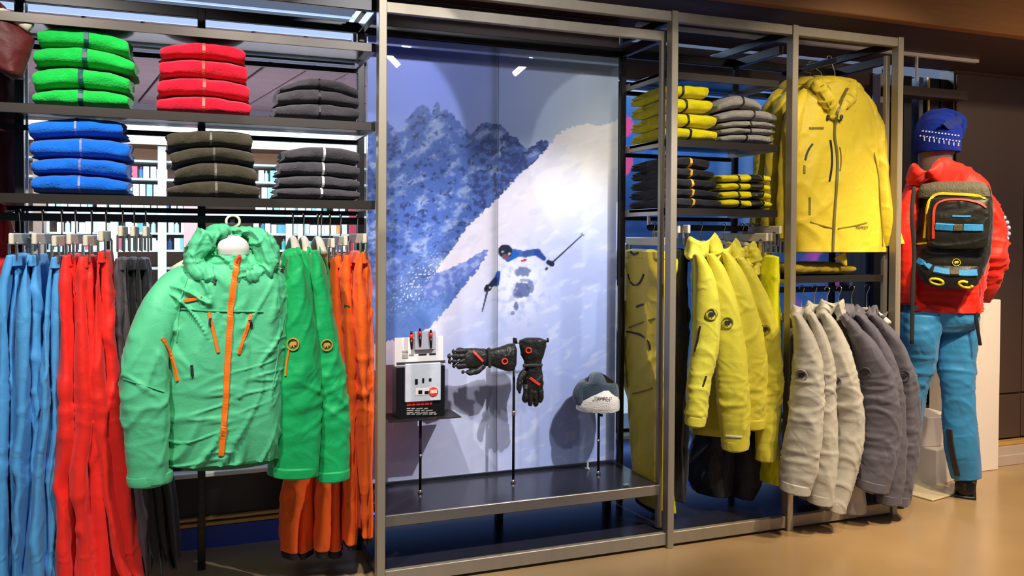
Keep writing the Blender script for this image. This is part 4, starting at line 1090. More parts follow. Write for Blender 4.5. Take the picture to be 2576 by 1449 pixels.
trousers('orange trousers at the right end beside the post', go, [(634, 904, 926), (680, 894, 936), (760, 898, 940), (900, 904, 942), (1050, 906, 942), (1150, 908, 942), (1270, 910, 941), (1326, 912, 940)], SO, 0.065, 0.26, 27.0, [(0.72, 0.12, 0.009, 14)], cuff=(M_hemk, 16), hx=W(914, 600, 0.08)[0], held='rightmost orange trousers')

# ---------------------------------------------------------------- side-hung emerald jackets
M_org = mat('orange zip tape', '#ff7a1c', rough=0.45, var=0.05); M_dkz = mat('dark zip pull', '#2a2224', rough=0.5)
M_emr = mat('orange emblem', '#f0903a', rough=0.5); M_emd = mat('dark emblem mark', '#2c2a2c', rough=0.5); M_emc = mat('cream emblem mark', '#ffe2b0', rough=0.5)
def coat_hanger(x, y, z, zr, held, yaw=math.pi/2, w=0.13, m=None, yr=None):
    o = empty('coat_hanger', (x, y, z), 'pale shaped hanger carrying the '+held, 'hanger', 'coat hangers')
    t = np.linspace(-1, 1, 17); d = np.array([math.cos(yaw), math.sin(yaw), 0])
    P = np.array([x, y, z])+d[None, :]*(t*w)[:, None]+np.array([0, 0, 1.0])[None, :]*(-0.055*np.abs(t)**1.6)[:, None]
    MB().tube(P, 0.010+0.008*np.abs(t), 10).build('shoulder_bar', m or M_bar, o, True)
    MB().tube(hook_pts(x, y, z, zr), 0.0022, 8).build('hook', M_chrome, o, True)
    return o
def side_jacket(label, group, sleeve, torso, m, Ys, Yt, seed, collar=None, hd=0.055, td=0.05, emb=None, em=(None, None), er=0.024, cuff=None, held=None, hang=None, pocket=None, nrs=120, knee=None, name='hanging_jacket', zr=1.327, m_in=None, tface='view'):
    """jacket hung along the depth of the bay: near sleeve, body behind it, stand-up collar."""
    c = W(sleeve[0][0], sleeve[0][1], Yt)
    o = empty(name, (c[0], Yt, W(sleeve[-1][0], sleeve[-1][1], Ys)[2]), label, 'jacket', group)
    key = label
    fo = folds(amp=0.006, fx=10, fz=2.0, cre=0.006, cf=6.5, seed=seed, knee=knee, fine=0.001, hz=0.25, ang=(1.25, -1.2))
    cloth('body', edge_rings(torso, td, tface, Yt), m, o, 80, 64, 2.5, folds(amp=0.012, fx=10, fz=1.8, cre=0.010, cf=4.6, seed=seed+5, fine=0.002), key+'b', capr=(0.5, 0.05))
    cloth('sleeve', path_rings(sleeve, hd, Ys), m, o, nrs, 64, 2.4, fo, key, capr=(0.3, 0.05))
    if cuff:
        s = sleeve[-1]; q = sleeve[-2]
        dx, dy = s[0]-q[0], s[1]-q[1]; L = math.hypot(dx, dy)
        cloth('cuff', path_rings([(s[0]-dx/L*22, s[1]-dy/L*22, s[2]*1.035), (s[0]-dx/L*8, s[1]-dy/L*8, s[2]*1.045), (s[0], s[1], s[2]*1.02)], hd*1.06, Ys), cuff, o, 10, 48, 2.4, None, key)
    if collar:
        cloth('collar', path_rings(collar, 0.06, Ys*0.45+Yt*0.55-0.03), m, o, 50, 44, 2.3, folds(amp=0.012, fx=16, fz=12, cre=0.012, cf=11, seed=seed+9, fine=0.003), key+'c')
    t = bvh(key)
    if emb:
        emblem(t, emb[0], emb[1], er, em[0], em[1], o)
    if pocket:
        for px in pocket[1:]: ribbon('pocket_zip', t, px, 0.007, pocket[0], o)
    if hang:
        coat_hanger(hang[0], hang[1], hang[2], zr, held or label)
    return o
gg = 'emerald jackets hung sideways on the left rail'
side_jacket('emerald jacket hung sideways with round orange sleeve emblem, left one', gg,
            [(734, 640, 9), (742, 672, 20), (748, 740, 30), (756, 850, 42), (752, 960, 52), (748, 1080, 56), (742, 1194, 55)],
            [(640, 716, 790), (700, 722, 812), (850, 730, 815), (1000, 735, 812), (1110, 735, 812)], SGn, -0.045, 0.16, 31.0,
            collar=[(716, 668, 14), (730, 646, 17), (748, 640, 13)], emb=(738, 866), em=(M_emr, M_emr), er=0.021, knee=[(0.72, 0.12, 0.007, 14)], held='left emerald jacket', hang=(W(738, 640, .16)[0], 0.18, 1.262), pocket=(M_org, [(728, 880), (722, 915), (719, 946)]), cuff=SGn)
side_jacket('emerald jacket hung sideways beside the orange trousers, right one', gg,
            [(790, 632, 8), (797, 664, 17), (806, 740, 22), (818, 860, 32), (828, 980, 40), (836, 1100, 42), (838, 1202, 40)],
            [(636, 780, 815), (700, 790, 832), (850, 795, 845), (1000, 800, 860), (1120, 800, 866)], SGn, -0.015, 0.19, 35.0,
            collar=[(770, 655, 12), (784, 636, 15), (804, 636, 12)], emb=(822, 868), em=(M_emr, M_emr), er=0.020, knee=[(0.70, 0.12, 0.007, 14)], held='right emerald jacket', hang=(W(800, 640, .19)[0], 0.2, 1.262), cuff=SGn)

side_jacket('emerald jacket hung sideways, narrow sleeve between the other two', gg,
            [(758, 634, 8), (770, 670, 14), (782, 760, 19), (792, 900, 24), (798, 1050, 24), (800, 1168, 18)],
            [(640, 752, 800), (700, 760, 815), (850, 768, 826), (1000, 775, 830), (1100, 778, 830)], SGn, 0.02, 0.17, 33.0,
            collar=[(744, 656, 11), (758, 634, 14), (776, 634, 11)], held='middle emerald jacket', hang=(W(765, 640, .17)[0], 0.19, 1.262), cuff=SGn)
# ---------------------------------------------------------------- the face-out sea green jacket
Yj = -0.03
gj = empty('face_out_jacket', W(580, 1180, Yj), 'pale sea green hooded ski jacket with orange front zip, hung facing out', 'jacket')
K = 'gj'
fo = folds(amp=0.019, fx=8.5, fz=1.5, cre=0.018, cf=8.0, seed=3.0, fine=0.0015, hz=0.35)
cloth('body', edge_rings([(655, 512, 664, None, .07), (672, 486, 690, None, .085), (696, 440, 722, None, .095), (730, 415, 738, None, .10), (800, 410, 740, None, .10), (860, 416, 738, None, .10), (900, 420, 736, None, .10), (1000, 428, 730, None, .095), (1090, 431, 722, None, .09), (1130, 434, 712, None, .085), (1154, 436, 706, None, .08)], .09, 'X', Yj), SMint, gj, 200, 200, 2.7, fo, K, capr=(0.4, 0.02))
cloth('hem_band', edge_rings([(1148, 448, 702, None, .076), (1157, 452, 700, None, .076), (1166, 466, 690, None, .06)], .08, 'X', Yj), mat('shaded green hem', '#0f6a44', rough=0.6), gj, 10, 80, 2.7, folds(amp=0.012, fx=8.5, fz=3.0, cre=0.0, seed=3.0, fine=0))  # darker green paints in the shade of the hem's underside
fs = folds(amp=0.009, fx=8, fz=1.4, cre=0.008, cf=6.0, seed=13.0, fine=0.001, hz=0.25)
cloth('sleeve', path_rings([(470, 690, 26, Yj, .05), (436, 726, 44, Yj-.01, .06), (404, 790, 50, Yj-.03, .065), (376, 860, 54, Yj-.04, .07), (364, 940, 58, Yj-.05, .07), (366, 1020, 58, Yj-.05, .07), (372, 1110, 56, Yj-.045, .065), (378, 1210, 52, Yj-.04, .06)], .065, Yj), SMint, gj, 130, 72, 2.4, fs, K, capr=(1.0, 0.02))
cloth('cuff', path_rings([(377, 1188, 54, Yj-.04, .062), (378, 1202, 54.5, Yj-.04, .0625), (378.5, 1213, 52, Yj-.04, .06)], .06, Yj), SMint, gj, 10, 56, 2.4, None, K)
cloth('sleeve', path_rings([(676, 690, 22, Yj, .05), (706, 730, 34, Yj+.02, .05), (720, 800, 34, Yj+.05, .05), (724, 900, 32, Yj+.07, .05), (722, 1000, 32, Yj+.08, .05), (714, 1100, 32, Yj+.09, .05), (706, 1190, 30, Yj+.09, .05)], .05, Yj), SMint, gj, 100, 48, 2.4, fs, None, capr=(1.0, 0.02))
# hood: back dome, side rolls, stand collar
fhd = folds(amp=0.014, fx=14, fz=11, cre=0.016, cf=9.5, seed=8.0, fine=0.003)
cloth('hood', edge_rings([(705, 500, 690, Yj+.02, .07), (680, 474, 696, Yj+.03, .09), (650, 468, 694, Yj+.04, .10), (620, 478, 684, Yj+.05, .09), (598, 505, 660, Yj+.055, .07), (580, 545, 625, Yj+.055, .04), (575, 565, 605, Yj+.055, .02)], .08, 'X', Yj), SMint, gj, 70, 80, 2.2, fhd, 'hood')
cloth('hood_roll', path_rings([(590, 580, 9, Yj-.045, .02), (545, 585, 13, Yj-.05, .03), (506, 612, 27, Yj-.05, .045), (486, 652, 22, Yj-.05, .045), (500, 684, 20, Yj-.065, .035), (545, 700, 16, Yj-.075, .025)], .03, Yj-.05), SMint, gj, 80, 40, 2.2, fhd, K)
cloth('hood_roll', path_rings([(585, 580, 9, Yj-.045, .02), (628, 585, 13, Yj-.05, .03), (662, 612, 26, Yj-.05, .045), (676, 655, 24, Yj-.05, .045), (664, 682, 20, Yj-.065, .035), (625, 698, 16, Yj-.075, .025)], .03, Yj-.05), SMint, gj, 80, 40, 2.2, fhd, K)
cloth('stand_collar', edge_rings([(640, 536, 640, Yj-.03, .055), (660, 522, 652, Yj-.03, .065), (690, 520, 656, Yj-.03, .068), (706, 530, 650, Yj-.03, .06)], .06, 'X', Yj), SMint, gj, 34, 64, 2.3, fhd, K, capr=(-0.4, 0.3))
cloth('neck_lining', edge_rings([(598, 566, 610, Yj-.055, .02), (608, 552, 622, Yj-.06, .03), (624, 546, 628, Yj-.06, .035), (640, 550, 626, Yj-.06, .03)], .03, 'X', Yj), mat('grey lining', '#d6cfca', rough=0.8), gj, 20, 40, 2.2, None)
T = bvh(K)
ribbon('front_zip', T, [(600, 648), (592, 690), (584, 740), (578, 820), (572, 920), (568, 1010), (562, 1090), (557, 1146)], 0.020, M_org, gj, th=0.004, n=70, lift=0.003)
ribbon('zip_pull', T, [(601, 646), (599, 662)], 0.012, mat('zip pull red', '#c8402c', rough=0.4), gj, th=0.007, n=4)
for px in ([(526, 786), (536, 830), (549, 886)], [(632, 790), (618, 836), (600, 890)], [(462, 757), (484, 753), (506, 749)], [(408, 850), (424, 880), (438, 912), (447, 958)]):
    ribbon('pocket_zip', T, px, 0.011, M_org, gj, lift=0.002)
for px in ([(530, 800), (528, 818)], [(629, 804), (631, 820)], [(540, 702), (541, 714)], [(483, 918), (485, 946)]):
    ribbon('zip_pull', T, px, 0.008, M_dkz, gj, th=0.006, n=4)
for px in ([(450, 776), (540, 782), (600, 783), (662, 784)], [(310, 952), (350, 965), (412, 985)], [(472, 700), (452, 770), (446, 860)], [(690, 700), (704, 780), (700, 880), (684, 980)]):
    ribbon('seam', T, px, 0.004, SMint, gj, th=0.002)
hg = empty('coat_hanger', W(585, 590, Yj), 'pale hanger with a thick curved hook, holding the sea green jacket', 'hanger', 'coat hangers')
hp = W(585, 590, Yj+0.03)
MB().tube([hp+np.array([t*0.19, 0.0, -0.03-0.09*abs(t)**1.4]) for t in np.linspace(-1, 1, 15)], 0.012, 10).build('shoulder_bar', M_bar, hg, True)
hk = [W(585, 590, Yj+0.03), W(588, 572, Yj+.03)]+[W(586+17*math.cos(a), 557-15*math.sin(a), Yj+.03) for a in np.linspace(-0.5, math.pi+0.5, 12)]
MB().tube(hk, 0.0045, 10).build('hook', mat('ivory hook', '#e9dfcb', rough=0.35), hg, True)
pe = W(585, 556, 0.2)
MB().box(hp[0]-0.006, hp[0]+0.006, Yj+0.01, 0.20, W(585, 548, Yj+.03)[2]-0.016, W(585, 548, Yj+.03)[2]-0.006).build('face_out_prong', M_dark, lu)

# ---------------------------------------------------------------- dark red clothes at the far left edge, on the neighbouring rack
SDR = shell('deep red shell', '#4e0506'); SDR2 = shell('bright red shell', '#d01c10')
a = empty('red_jacket', W(20, 190, 0.30), 'deep red jacket hem hanging in the top left corner', 'jacket', 'red clothes at the left edge')
cloth('body', edge_rings([(2, -70, 0), (16, -110, 18), (45, -120, 42), (85, -110, 84), (125, -90, 78), (160, -50, 66), (186, 10, 56)], .05, 'X', 0.12), SDR, a, 50, 50, 2.4, folds(amp=.012, fx=9, seed=2), capr=(0.3, .6))
a = empty('red_jacket', W(20, 520, 0.47), 'dark red jacket hanging behind the shelves at the left edge', 'jacket', 'red clothes at the left edge')
cloth('body', edge_rings([(150, -70, 10), (165, -100, 30), (200, -110, 48), (330, -120, 58), (420, -120, 60), (530, -120, 58)], .06, 'X', 0.52), SDR, a, 60, 50, 2.4, folds(amp=.014, fx=9, seed=6))
a = empty('red_jacket', W(0, 700, 0.3), 'bright red sleeve hanging beside the leftmost sky blue trousers', 'jacket', 'red clothes at the left edge')
cloth('sleeve', path_rings([(-10, 520, 20), (0, 600, 30), (4, 700, 40), (6, 900, 44), (0, 1100, 44)], .05, 0.33), SDR2, a, 70, 40, 2.4, folds(amp=.012, fx=9, seed=9))
cloth('drawcord', path_rings([(17, 555, 4), (19, 580, 5), (15, 605, 4)], .01, 0.28), mat('bright red shell'+'', '#d01c10'), a, 14, 12)
q1 = W(-36, 6, 0.12); coat_hanger(q1[0], 0.09, q1[2]-0.02, 2.105, 'deep red jacket in the corner', yaw=0.0)
q2 = W(-30, 156, 0.52); coat_hanger(q2[0], 0.47, q2[2]-0.02, 2.105, 'dark red jacket behind the shelves', yaw=0.0)
q3 = W(-10, 525, 0.33); coat_hanger(q3[0], 0.30, 1.28, 1.327, 'bright red sleeved jacket', yaw=0.0)
# ---------------------------------------------------------------- hanging clothes, right unit
SY = shell('lemon yellow shell', '#d2c63a'); SY2 = shell('warm yellow shell', '#d4bb2c'); SNe = shell('neon yellow shell', '#e2e010')
SNv = shell('black navy shell', '#17161f'); SCg = shell('charcoal trouser cloth', '#37333c')
SL = shell('pale grey shell', '#b3aea2'); SD = shell('slate grey shell', '#585560')
M_bk = mat('black tape', '#1c1a1e', rough=0.5); M_olv = mat('olive seam', '#7c6f14', rough=0.6)
def WX(u, v, X):
    d = ray(u, v); return CAM+d*(X-CAM[0])/d[0]
# yellow trousers pegged along the depth, seen on their flat side
def flat_trousers(label, group, rows, X, th, m, seed, knee=None, held=None, name='hanging_trousers', zr=1.316, yr=0.24, details=None, cuff=None):
    R = []
    for v, l, r in rows:
        a, b = WX(l, v, X), WX(r, v, X); c = WX((l+r)/2, v, X)
        R.append(np.concatenate([[X, (a[1]+b[1])/2, c[2]], [0, (a[1]-b[1])/2, 0], [th, 0, 0]]))
    R = np.array(R)
    o = empty(name, (X, R[0][1], R[-1][2]), label, 'trousers', group)
    cloth('legs', R, m, o, 130, 80, 2.8, folds(amp=0.010, fx=11, fz=1.8, cre=0.008, cf=4.5, seed=seed, knee=knee, fine=0.002), label, capr=(.3, .05))
    wb_ = R[0].copy(); wb2 = R[0].copy(); wb2[2] -= 0.03
    wb_[3:9] *= 1.03; wb2[3:9] *= 1.04
    cloth('waistband', np.array([wb_, wb2]), m, o, 8, 60, 2.8, None, label)
    if cuff:
        e = R[-1].copy(); e2 = R[-1].copy(); e2[2] -= 0.02; e2[3:9] *= 0.95
        cloth('cuff', np.array([e, e2]), cuff, o, 6, 50, 2.8)
    clip_hanger(X, R[0][2]+0.02, R[0][1]-abs(R[0][4])*0.95, R[0][1]+abs(R[0][4])*0.95, zr, yr, held or label)
    if details: details(bvh(label), o)
    return o
gr = 'trousers on the right-hand rail'
def ydet(T, o):
    ribbon('pocket_zip', T, [(1581, 690), (1588, 718), (1600, 722), (1614, 708), (1620, 690)], 0.008, M_bk, o)
    ribbon('cargo_zip', T, [(1577, 834), (1600, 838), (1622, 848), (1634, 858), (1636, 880)], 0.009, M_bk, o)
    ribbon('pocket_seam', T, [(1582, 824), (1612, 812), (1650, 800)], 0.006, M_olv, o)
    ribbon('side_zip', T, [(1572, 756), (1570, 800), (1571, 860), (1576, 920), (1579, 975)], 0.007, M_olv, o)
    ribbon('logo_print', T, [(1602, 772), (1610, 768), (1620, 766)], 0.010, M_bk, o)
    ribbon('knee_seam', T, [(1592, 990), (1620, 984), (1642, 976)], 0.005, M_olv, o)
    ribbon('waist_loop', T, [(1582, 622), (1592, 640), (1606, 636)], 0.010, M_bk, o)
flat_trousers('warm yellow ski trousers with black pocket zips beside the poster', gr, [(632, 1574, 1672), (660, 1568, 1674), (720, 1560, 1676), (800, 1556, 1676), (880, 1562, 1676), (960, 1576, 1676), (1060, 1590, 1676), (1180, 1598, 1676), (1265, 1604, 1674)], 1.245, 0.035, SY2, 2.0, [(0.72, 0.08, 0.004, 12)], held='yellow ski trousers', details=ydet, cuff=M_hemk)
def edge_trousers(label, rows, m, Yf, depth, seed, held=None, hang=True, cuff=None, knee=None):
    return trousers(label, gr, rows, m, Yf, depth, seed, knee, hang=hang, held=held, zr=1.316, yr=0.24, cuff=cuff, hz=1.285)
edge_trousers('narrow neon yellow trousers just behind the bronze post', [(650, 1688, 1716), (800, 1688, 1716), (1000, 1688, 1714), (1276, 1690, 1706)], SNe, 0.14, 0.18, 4.0, held='narrow neon yellow trousers')
edge_trousers('black navy trousers between the post and the yellow jackets', [(630, 1712, 1742), (700, 1708, 1746), (800, 1706, 1748), (950, 1706, 1742), (1100, 1704, 1738), (1200, 1704, 1736), (1248, 1708, 1734)], SNv, 0.10, 0.20, 6.0, held='black navy trousers', knee=[(0.9, 0.1, 0.008, 14)])
edge_trousers('charcoal trousers at the right end of the yellow jackets', [(628, 1898, 1946), (700, 1896, 1950), (800, 1900, 1950), (1000, 1904, 1950), (1200, 1906, 1950)], SCg, 0.20, 0.16, 9.0, held='charcoal trousers')
edge_trousers('neon yellow trousers at the right end of the rail', [(645, 1944, 1968), (750, 1938, 1974), (900, 1942, 1976), (1050, 1946, 1976), (1206, 1948, 1972)], SNe, 0.06, 0.2, 11.0, held='neon yellow trousers at the rail end')
edge_trousers('black trousers whose legs show under the yellow jackets, left', [(900, 1800, 1850), (1040, 1788, 1860), (1120, 1780, 1862), (1190, 1772, 1858), (1238, 1788, 1850)], SNv, 0.16, 0.18, 13.0, hang=False)
edge_trousers('black trousers whose legs show under the yellow jackets, right', [(900, 1870, 1900), (1040, 1872, 1920), (1130, 1866, 1940), (1200, 1860, 1930), (1244, 1866, 1910)], SNv, 0.14, 0.18, 15.0, hang=False)
gy = 'yellow jackets hung sideways on the right rail'
YEM = (mat('grey emblem ring', '#9a9138', rough=0.5), mat('dark slate emblem mark', '#2a2c3a', rough=0.5))
kw = dict(knee=[(0.60, 0.14, 0.003, 20)], zr=1.316, td=0.06)
side_jacket('lemon yellow jacket hung sideways, first from the bronze post', gy, [(1752, 640, 9), (1766, 676, 20), (1776, 750, 30), (1776, 860, 32), (1758, 960, 28), (1748, 1066, 25)],
            [(640, 1738, 1800), (700, 1742, 1836), (850, 1744, 1850), (1000, 1744, 1850), (1090, 1744, 1846)], SY, -0.02, 0.20, 41.0, collar=[(1740, 650, 20), (1758, 618, 32), (1786, 606, 23), (1800, 640, 20)], emb=(1790, 790), em=YEM, hang=(W(1768, 620, .2)[0], 0.22, 1.255), held='first yellow jacket', pocket=(M_bk, [(1762, 820), (1756, 852), (1748, 884)], [(1776, 946), (1768, 972)]), cuff=SY, **kw)
side_jacket('lemon yellow jacket hung sideways, second from the bronze post', gy, [(1786, 640, 9), (1804, 684, 22), (1824, 770, 32), (1836, 880, 38), (1842, 980, 38), (1848, 1060, 36), (1848, 1128, 30)],
            [(640, 1796, 1850), (720, 1804, 1870), (900, 1810, 1880), (1100, 1812, 1880)], SY, 0.0, 0.22, 43.0, collar=[(1800, 660, 17), (1818, 636, 25), (1840, 620, 22), (1852, 650, 17)], emb=(1830, 811), em=YEM, hang=(W(1826, 620, .22)[0], 0.24, 1.255), held='second yellow jacket', cuff=SY, pocket=(mat('reflective white tab', '#e6e2d6', rough=.4), [(1826, 1096), (1846, 1098), (1866, 1099)]), **kw)
side_jacket('lemon yellow jacket hung sideways, third from the bronze post', gy, [(1824, 636, 9), (1842, 680, 22), (1864, 770, 36), (1882, 880, 42), (1890, 980, 36), (1890, 1074, 32)],
            [(640, 1840, 1890), (720, 1846, 1906), (900, 1850, 1920), (1060, 1856, 1920)], SY, 0.02, 0.23, 45.0, collar=[(1842, 660, 17), (1858, 630, 26), (1880, 622, 23), (1892, 660, 20)], hang=(W(1866, 620, .23)[0], 0.25, 1.255), held='third yellow jacket', cuff=SY, **kw)
side_jacket('lemon yellow jacket hung sideways, last before the next post', gy, [(1862, 650, 9), (1882, 694, 20), (1908, 770, 30), (1930, 860, 32), (1936, 960, 31), (1930, 1060, 27), (1926, 1154, 23)],
            [(640, 1872, 1900), (720, 1876, 1920), (900, 1884, 1936), (1090, 1890, 1936)], SY, 0.035, 0.24, 47.0, collar=[(1868, 690, 14), (1880, 640, 26), (1896, 650, 14), (1898, 690, 12)], emb=(1923, 828), em=YEM, hang=(W(1890, 620, .24)[0], 0.26, 1.255), held='last yellow jacket', cuff=SY, **kw)
# empty hangers crowded at the right of the rail
for i, u in enumerate((1866, 1878, 1890, 1902, 1912, 1922)):
    p = W(u, 610, 0.24)
    clip_hanger(p[0], p[2], 0.10, 0.38, 1.316, 0.24, '%s of the crowded clothes by the second post' % ('first', 'second', 'third', 'fourth', 'fifth', 'sixth')[i], yaw=0.12)

# ---------------------------------------------------------------- face-out yellow jackets
def face_jacket(label, Y, dx, seed, full, held):
    s = lambda u: u+dx
    K2 = label
    o = empty('face_out_jacket', W(s(2105), 636, Y), label, 'jacket', 'face-out yellow jackets')
    fo = folds(amp=0.009, fx=9, fz=2.0, cre=0.008, cf=4.0, seed=seed, fine=0.002)
    cloth('body', edge_rings([(214, s(2062), s(2136)), (232, s(2030), s(2160)), (262, s(2008), s(2184)), (320, s(1996), s(2200)), (420, s(1994), s(2208)), (520, s(1998), s(2216)), (600, s(2002), s(2222)), (634, s(2004), s(2222))], .07, 'X', Y), SY2, o, 130, 120, 2.8, fo, K2, capr=(.4, .03))
    cloth('sleeve', path_rings([(s(2148), 228, 13, Y, .035), (s(2178), 262, 19, Y, .045), (s(2198), 310, 20, Y-.01, .05), (s(2208), 368, 20, Y-.02, .05), (s(2222), 497, 19, Y-.03, .05), (s(2243), 618, 29, Y-.03, .05)], .05, Y), SY2, o, 90, 48, 2.4, folds(amp=0.006, cre=0.006, seed=seed+3), K2, capr=(1, .03))
    cloth('sleeve', path_rings([(s(2022), 240, 18, Y, .04), (s(1998), 290, 22, Y-.005, .05), (s(1984), 380, 22, Y-.01, .05), (s(1978), 490, 22, Y-.01, .05), (s(1972), 600, 24, Y-.01, .05)], .05, Y), SY2, o, 90, 48, 2.4, folds(amp=0.006, cre=0.006, seed=seed+4), K2, capr=(1, .03))
    fh_ = folds(amp=0.010, fx=15, fz=10, cre=0.012, cf=9, seed=seed+6, fine=0.003)
    cloth('hood', edge_rings([(250, s(2040), s(2166), Y+.0, .06), (232, s(2030), s(2168), Y+.01, .07), (214, s(2034), s(2158), Y+.02, .07), (200, s(2052), s(2140), Y+.02, .05), (195, s(2070), s(2124), Y+.02, .02)], .06, 'X', Y), SY2, o, 50, 64, 2.3, fh_, K2)
    if full:
        cloth('collar_flap', path_rings([(s(2052), 206, 12, Y-.05, .02), (s(2068), 232, 18, Y-.07, .025), (s(2092), 270, 16, Y-.085, .02), (s(2100), 300, 8, Y-.08, .012)], .02, Y), SY2, o, 40, 28, 2.3, fh_, K2)
        cloth('collar_flap', path_rings([(s(2146), 206, 10, Y-.05, .02), (s(2136), 236, 16, Y-.07, .025), (s(2120), 272, 14, Y-.085, .02), (s(2108), 300, 8, Y-.08, .012)], .02, Y), SY2, o, 40, 28, 2.3, fh_, K2)
        T2 = bvh(K2)
        ribbon('front_zip', T2, [(2132, 222), (2116, 256), (2102, 300), (2098, 340), (2104, 380), (2106, 430), (2102, 490), (2098, 550), (2094, 634)], 0.013, mat('grey zip', '#6b6230', rough=0.5), o, n=60, lift=0.003)
        for px in ([(2088, 352), (2092, 380), (2092, 420), (2086, 456)], [(2044, 362), (2032, 380), (2026, 402)], [(2037, 496), (2037, 540)], [(2024, 416), (2024, 436)]):
            ribbon('pocket_zip', T2, px, 0.009, M_bk if px[0][0] > 2040 else M_olv, o)
        for px in ([(2038, 558), (2060, 566), (2094, 574)], [(2108, 575), (2150, 568), (2180, 560)], [(2198, 384), (2210, 450), (2216, 540), (2220, 620)], [(2112, 370), (2117, 400), (2113, 430)], [(2060, 230), (2080, 258), (2088, 276)], [(2052, 236), (2074, 210), (2092, 232), (2090, 262)]):
            ribbon('seam', T2, px, 0.006, M_olv, o, th=0.002)
        ribbon('chest_print', T2, [(2036, 322), (2052, 322), (2071, 322)], 0.010, mat('grey brown print', '#7a6a30', rough=0.6), o, n=8)
        h = hit(T2, 2167, 572)
        if h:
            c, n = h; lettering('hem_lettering', 'MAMMUT', c+n*0.006, (math.radians(90), 0, math.atan2(n[0], -n[1])), 0.017, mat('grey brown print', '#7a6a30'), o)
        for u, v in ((2082, 296), (2117, 295)):
            ribbon('cord_toggle', T2, [(u, v-5), (u-2, v+6)], 0.012, M_bk, o, th=0.01, n=4)
    hz_ = W(s(2100), 196, Y)
    g_ = empty('coat_hanger', hz_, 'pale shaped hanger carrying the '+held, 'hanger', 'coat hangers')
    MB().tube([hz_+np.array([t*0.16, 0, -0.01-0.07*abs(t)**1.5]) for t in np.linspace(-1, 1, 15)], 0.011, 10).build('shoulder_bar', M_bar, g_, True)
    pts = [hz_, hz_+np.array([0.0, 0, 0.025])]+[np.array([2.07, Y, 2.09])+np.array([0.014*math.cos(t), 0, 0.014*math.sin(t)]) for t in np.linspace(-0.9, math.pi, 9)]
    MB().tube(pts, 0.0025, 8).build('hook', M_chrome, g_, True)
    return o
face_jacket('warm yellow hooded jacket facing out, front one beside the mannequin', 0.10, 0, 51.0, True, 'front face-out yellow jacket')
face_jacket('warm yellow jacket hanging directly behind the front face-out one', 0.22, -34, 53.0, False, 'second face-out yellow jacket')
face_jacket('warm yellow jacket hanging at the back, hood showing at the left', 0.33, -62, 55.0, False, 'rear face-out yellow jacket')
# folded-over yellow hem and white price tags on the shelf below
fy = empty('folded_jacket', (2.08, 0.22, 1.106), 'folded yellow jacket lying on the shelf beneath the face-out jackets', 'folded garment')
cloth('folded_body', np.array([np.concatenate([[x, 0.22, 1.106+0.028], [0, 0.12, 0], [0, 0, 0.026*e]]) for x, e in ((1.86, .4), (1.89, .9), (2.05, 1), (2.20, 1), (2.24, .5))]), shell('olive yellow shell', '#8f7a10'), fy, 40, 40, 2.8, folds(amp=0.006, fx=20, fz=20, cre=.004, seed=7))
cloth('hem_corner', path_rings([(2112, 642, 16, 0.07, .008), (2122, 656, 9, 0.07, .007), (2128, 668, 3, 0.07, .005)], .008, 0.07), SY2, fy, 14, 16)

# ---------------------------------------------------------------- grey jackets on the low rail
gl = 'grey jackets on the low rail'
LEM = (mat('pale emblem ring', '#97949a', rough=0.5), mat('ink emblem mark', '#26242c', rough=0.5)); DEM = (mat('slate emblem ring', '#4a4852', rough=0.5), LEM[1])
kg = dict(zr=1.035, td=0.07, hd=0.06)
def gj_(label, sleeve, torso, m, Ys, Yt, seed, emb, em, hu, collar, held, **kk):
    q = dict(kg); q.update(kk)
    return side_jacket(label, gl, sleeve, torso, m, Ys, Yt, seed, collar=collar, emb=emb, em=em, hang=(W(hu, 790, Yt)[0], Yt, W(hu, 778, Yt)[2]), held=held, cuff=m, knee=[(0.62, 0.12, 0.005, 19), (0.36, 0.08, 0.004, 18)], er=0.026, **q)
gj_('pale grey jacket on the low rail, first beside the post', [(2000, 790, 8), (2014, 822, 17), (2028, 880, 30), (2031, 960, 37), (2027, 1050, 42), (2016, 1140, 44), (1999, 1234, 37)],
    [(800, 1998, 2050), (860, 2006, 2064), (1000, 2010, 2080), (1150, 2010, 2084), (1250, 2010, 2070)], SL, -0.10, 0.12, 61.0, (2016, 943), LEM, 2016, [(1996, 800, 12), (2008, 780, 16), (2026, 776, 14), (2036, 800, 10)], 'first pale grey jacket')
gj_('pale grey jacket on the low rail, second from the post', [(2038, 788, 8), (2054, 826, 16), (2072, 900, 24), (2079, 1000, 22), (2078, 1100, 27), (2072, 1190, 33), (2064, 1262, 30)],
    [(800, 2040, 2090), (880, 2050, 2104), (1100, 2056, 2110), (1250, 2056, 2104)], SL, -0.08, 0.15, 63.0, (2066, 960), LEM, 2048, [(2030, 790, 12), (2044, 772, 16), (2064, 770, 14), (2072, 795, 10)], 'second pale grey jacket')
gj_('pale grey jacket on the low rail, third, beside the slate ones', [(2068, 784, 9), (2086, 818, 20), (2102, 880, 33), (2116, 960, 39), (2136, 1050, 35), (2132, 1140, 31), (2118, 1220, 27), (2104, 1280, 22)],
    [(790, 2070, 2120), (880, 2080, 2140), (1000, 2100, 2164), (1120, 2112, 2174), (1286, 2120, 2174)], SL, -0.09, 0.02, 65.0, (2103, 960), LEM, 2080, [(2064, 800, 13), (2082, 770, 20), (2106, 768, 18), (2118, 800, 12)], 'third pale grey jacket', td=0.05)
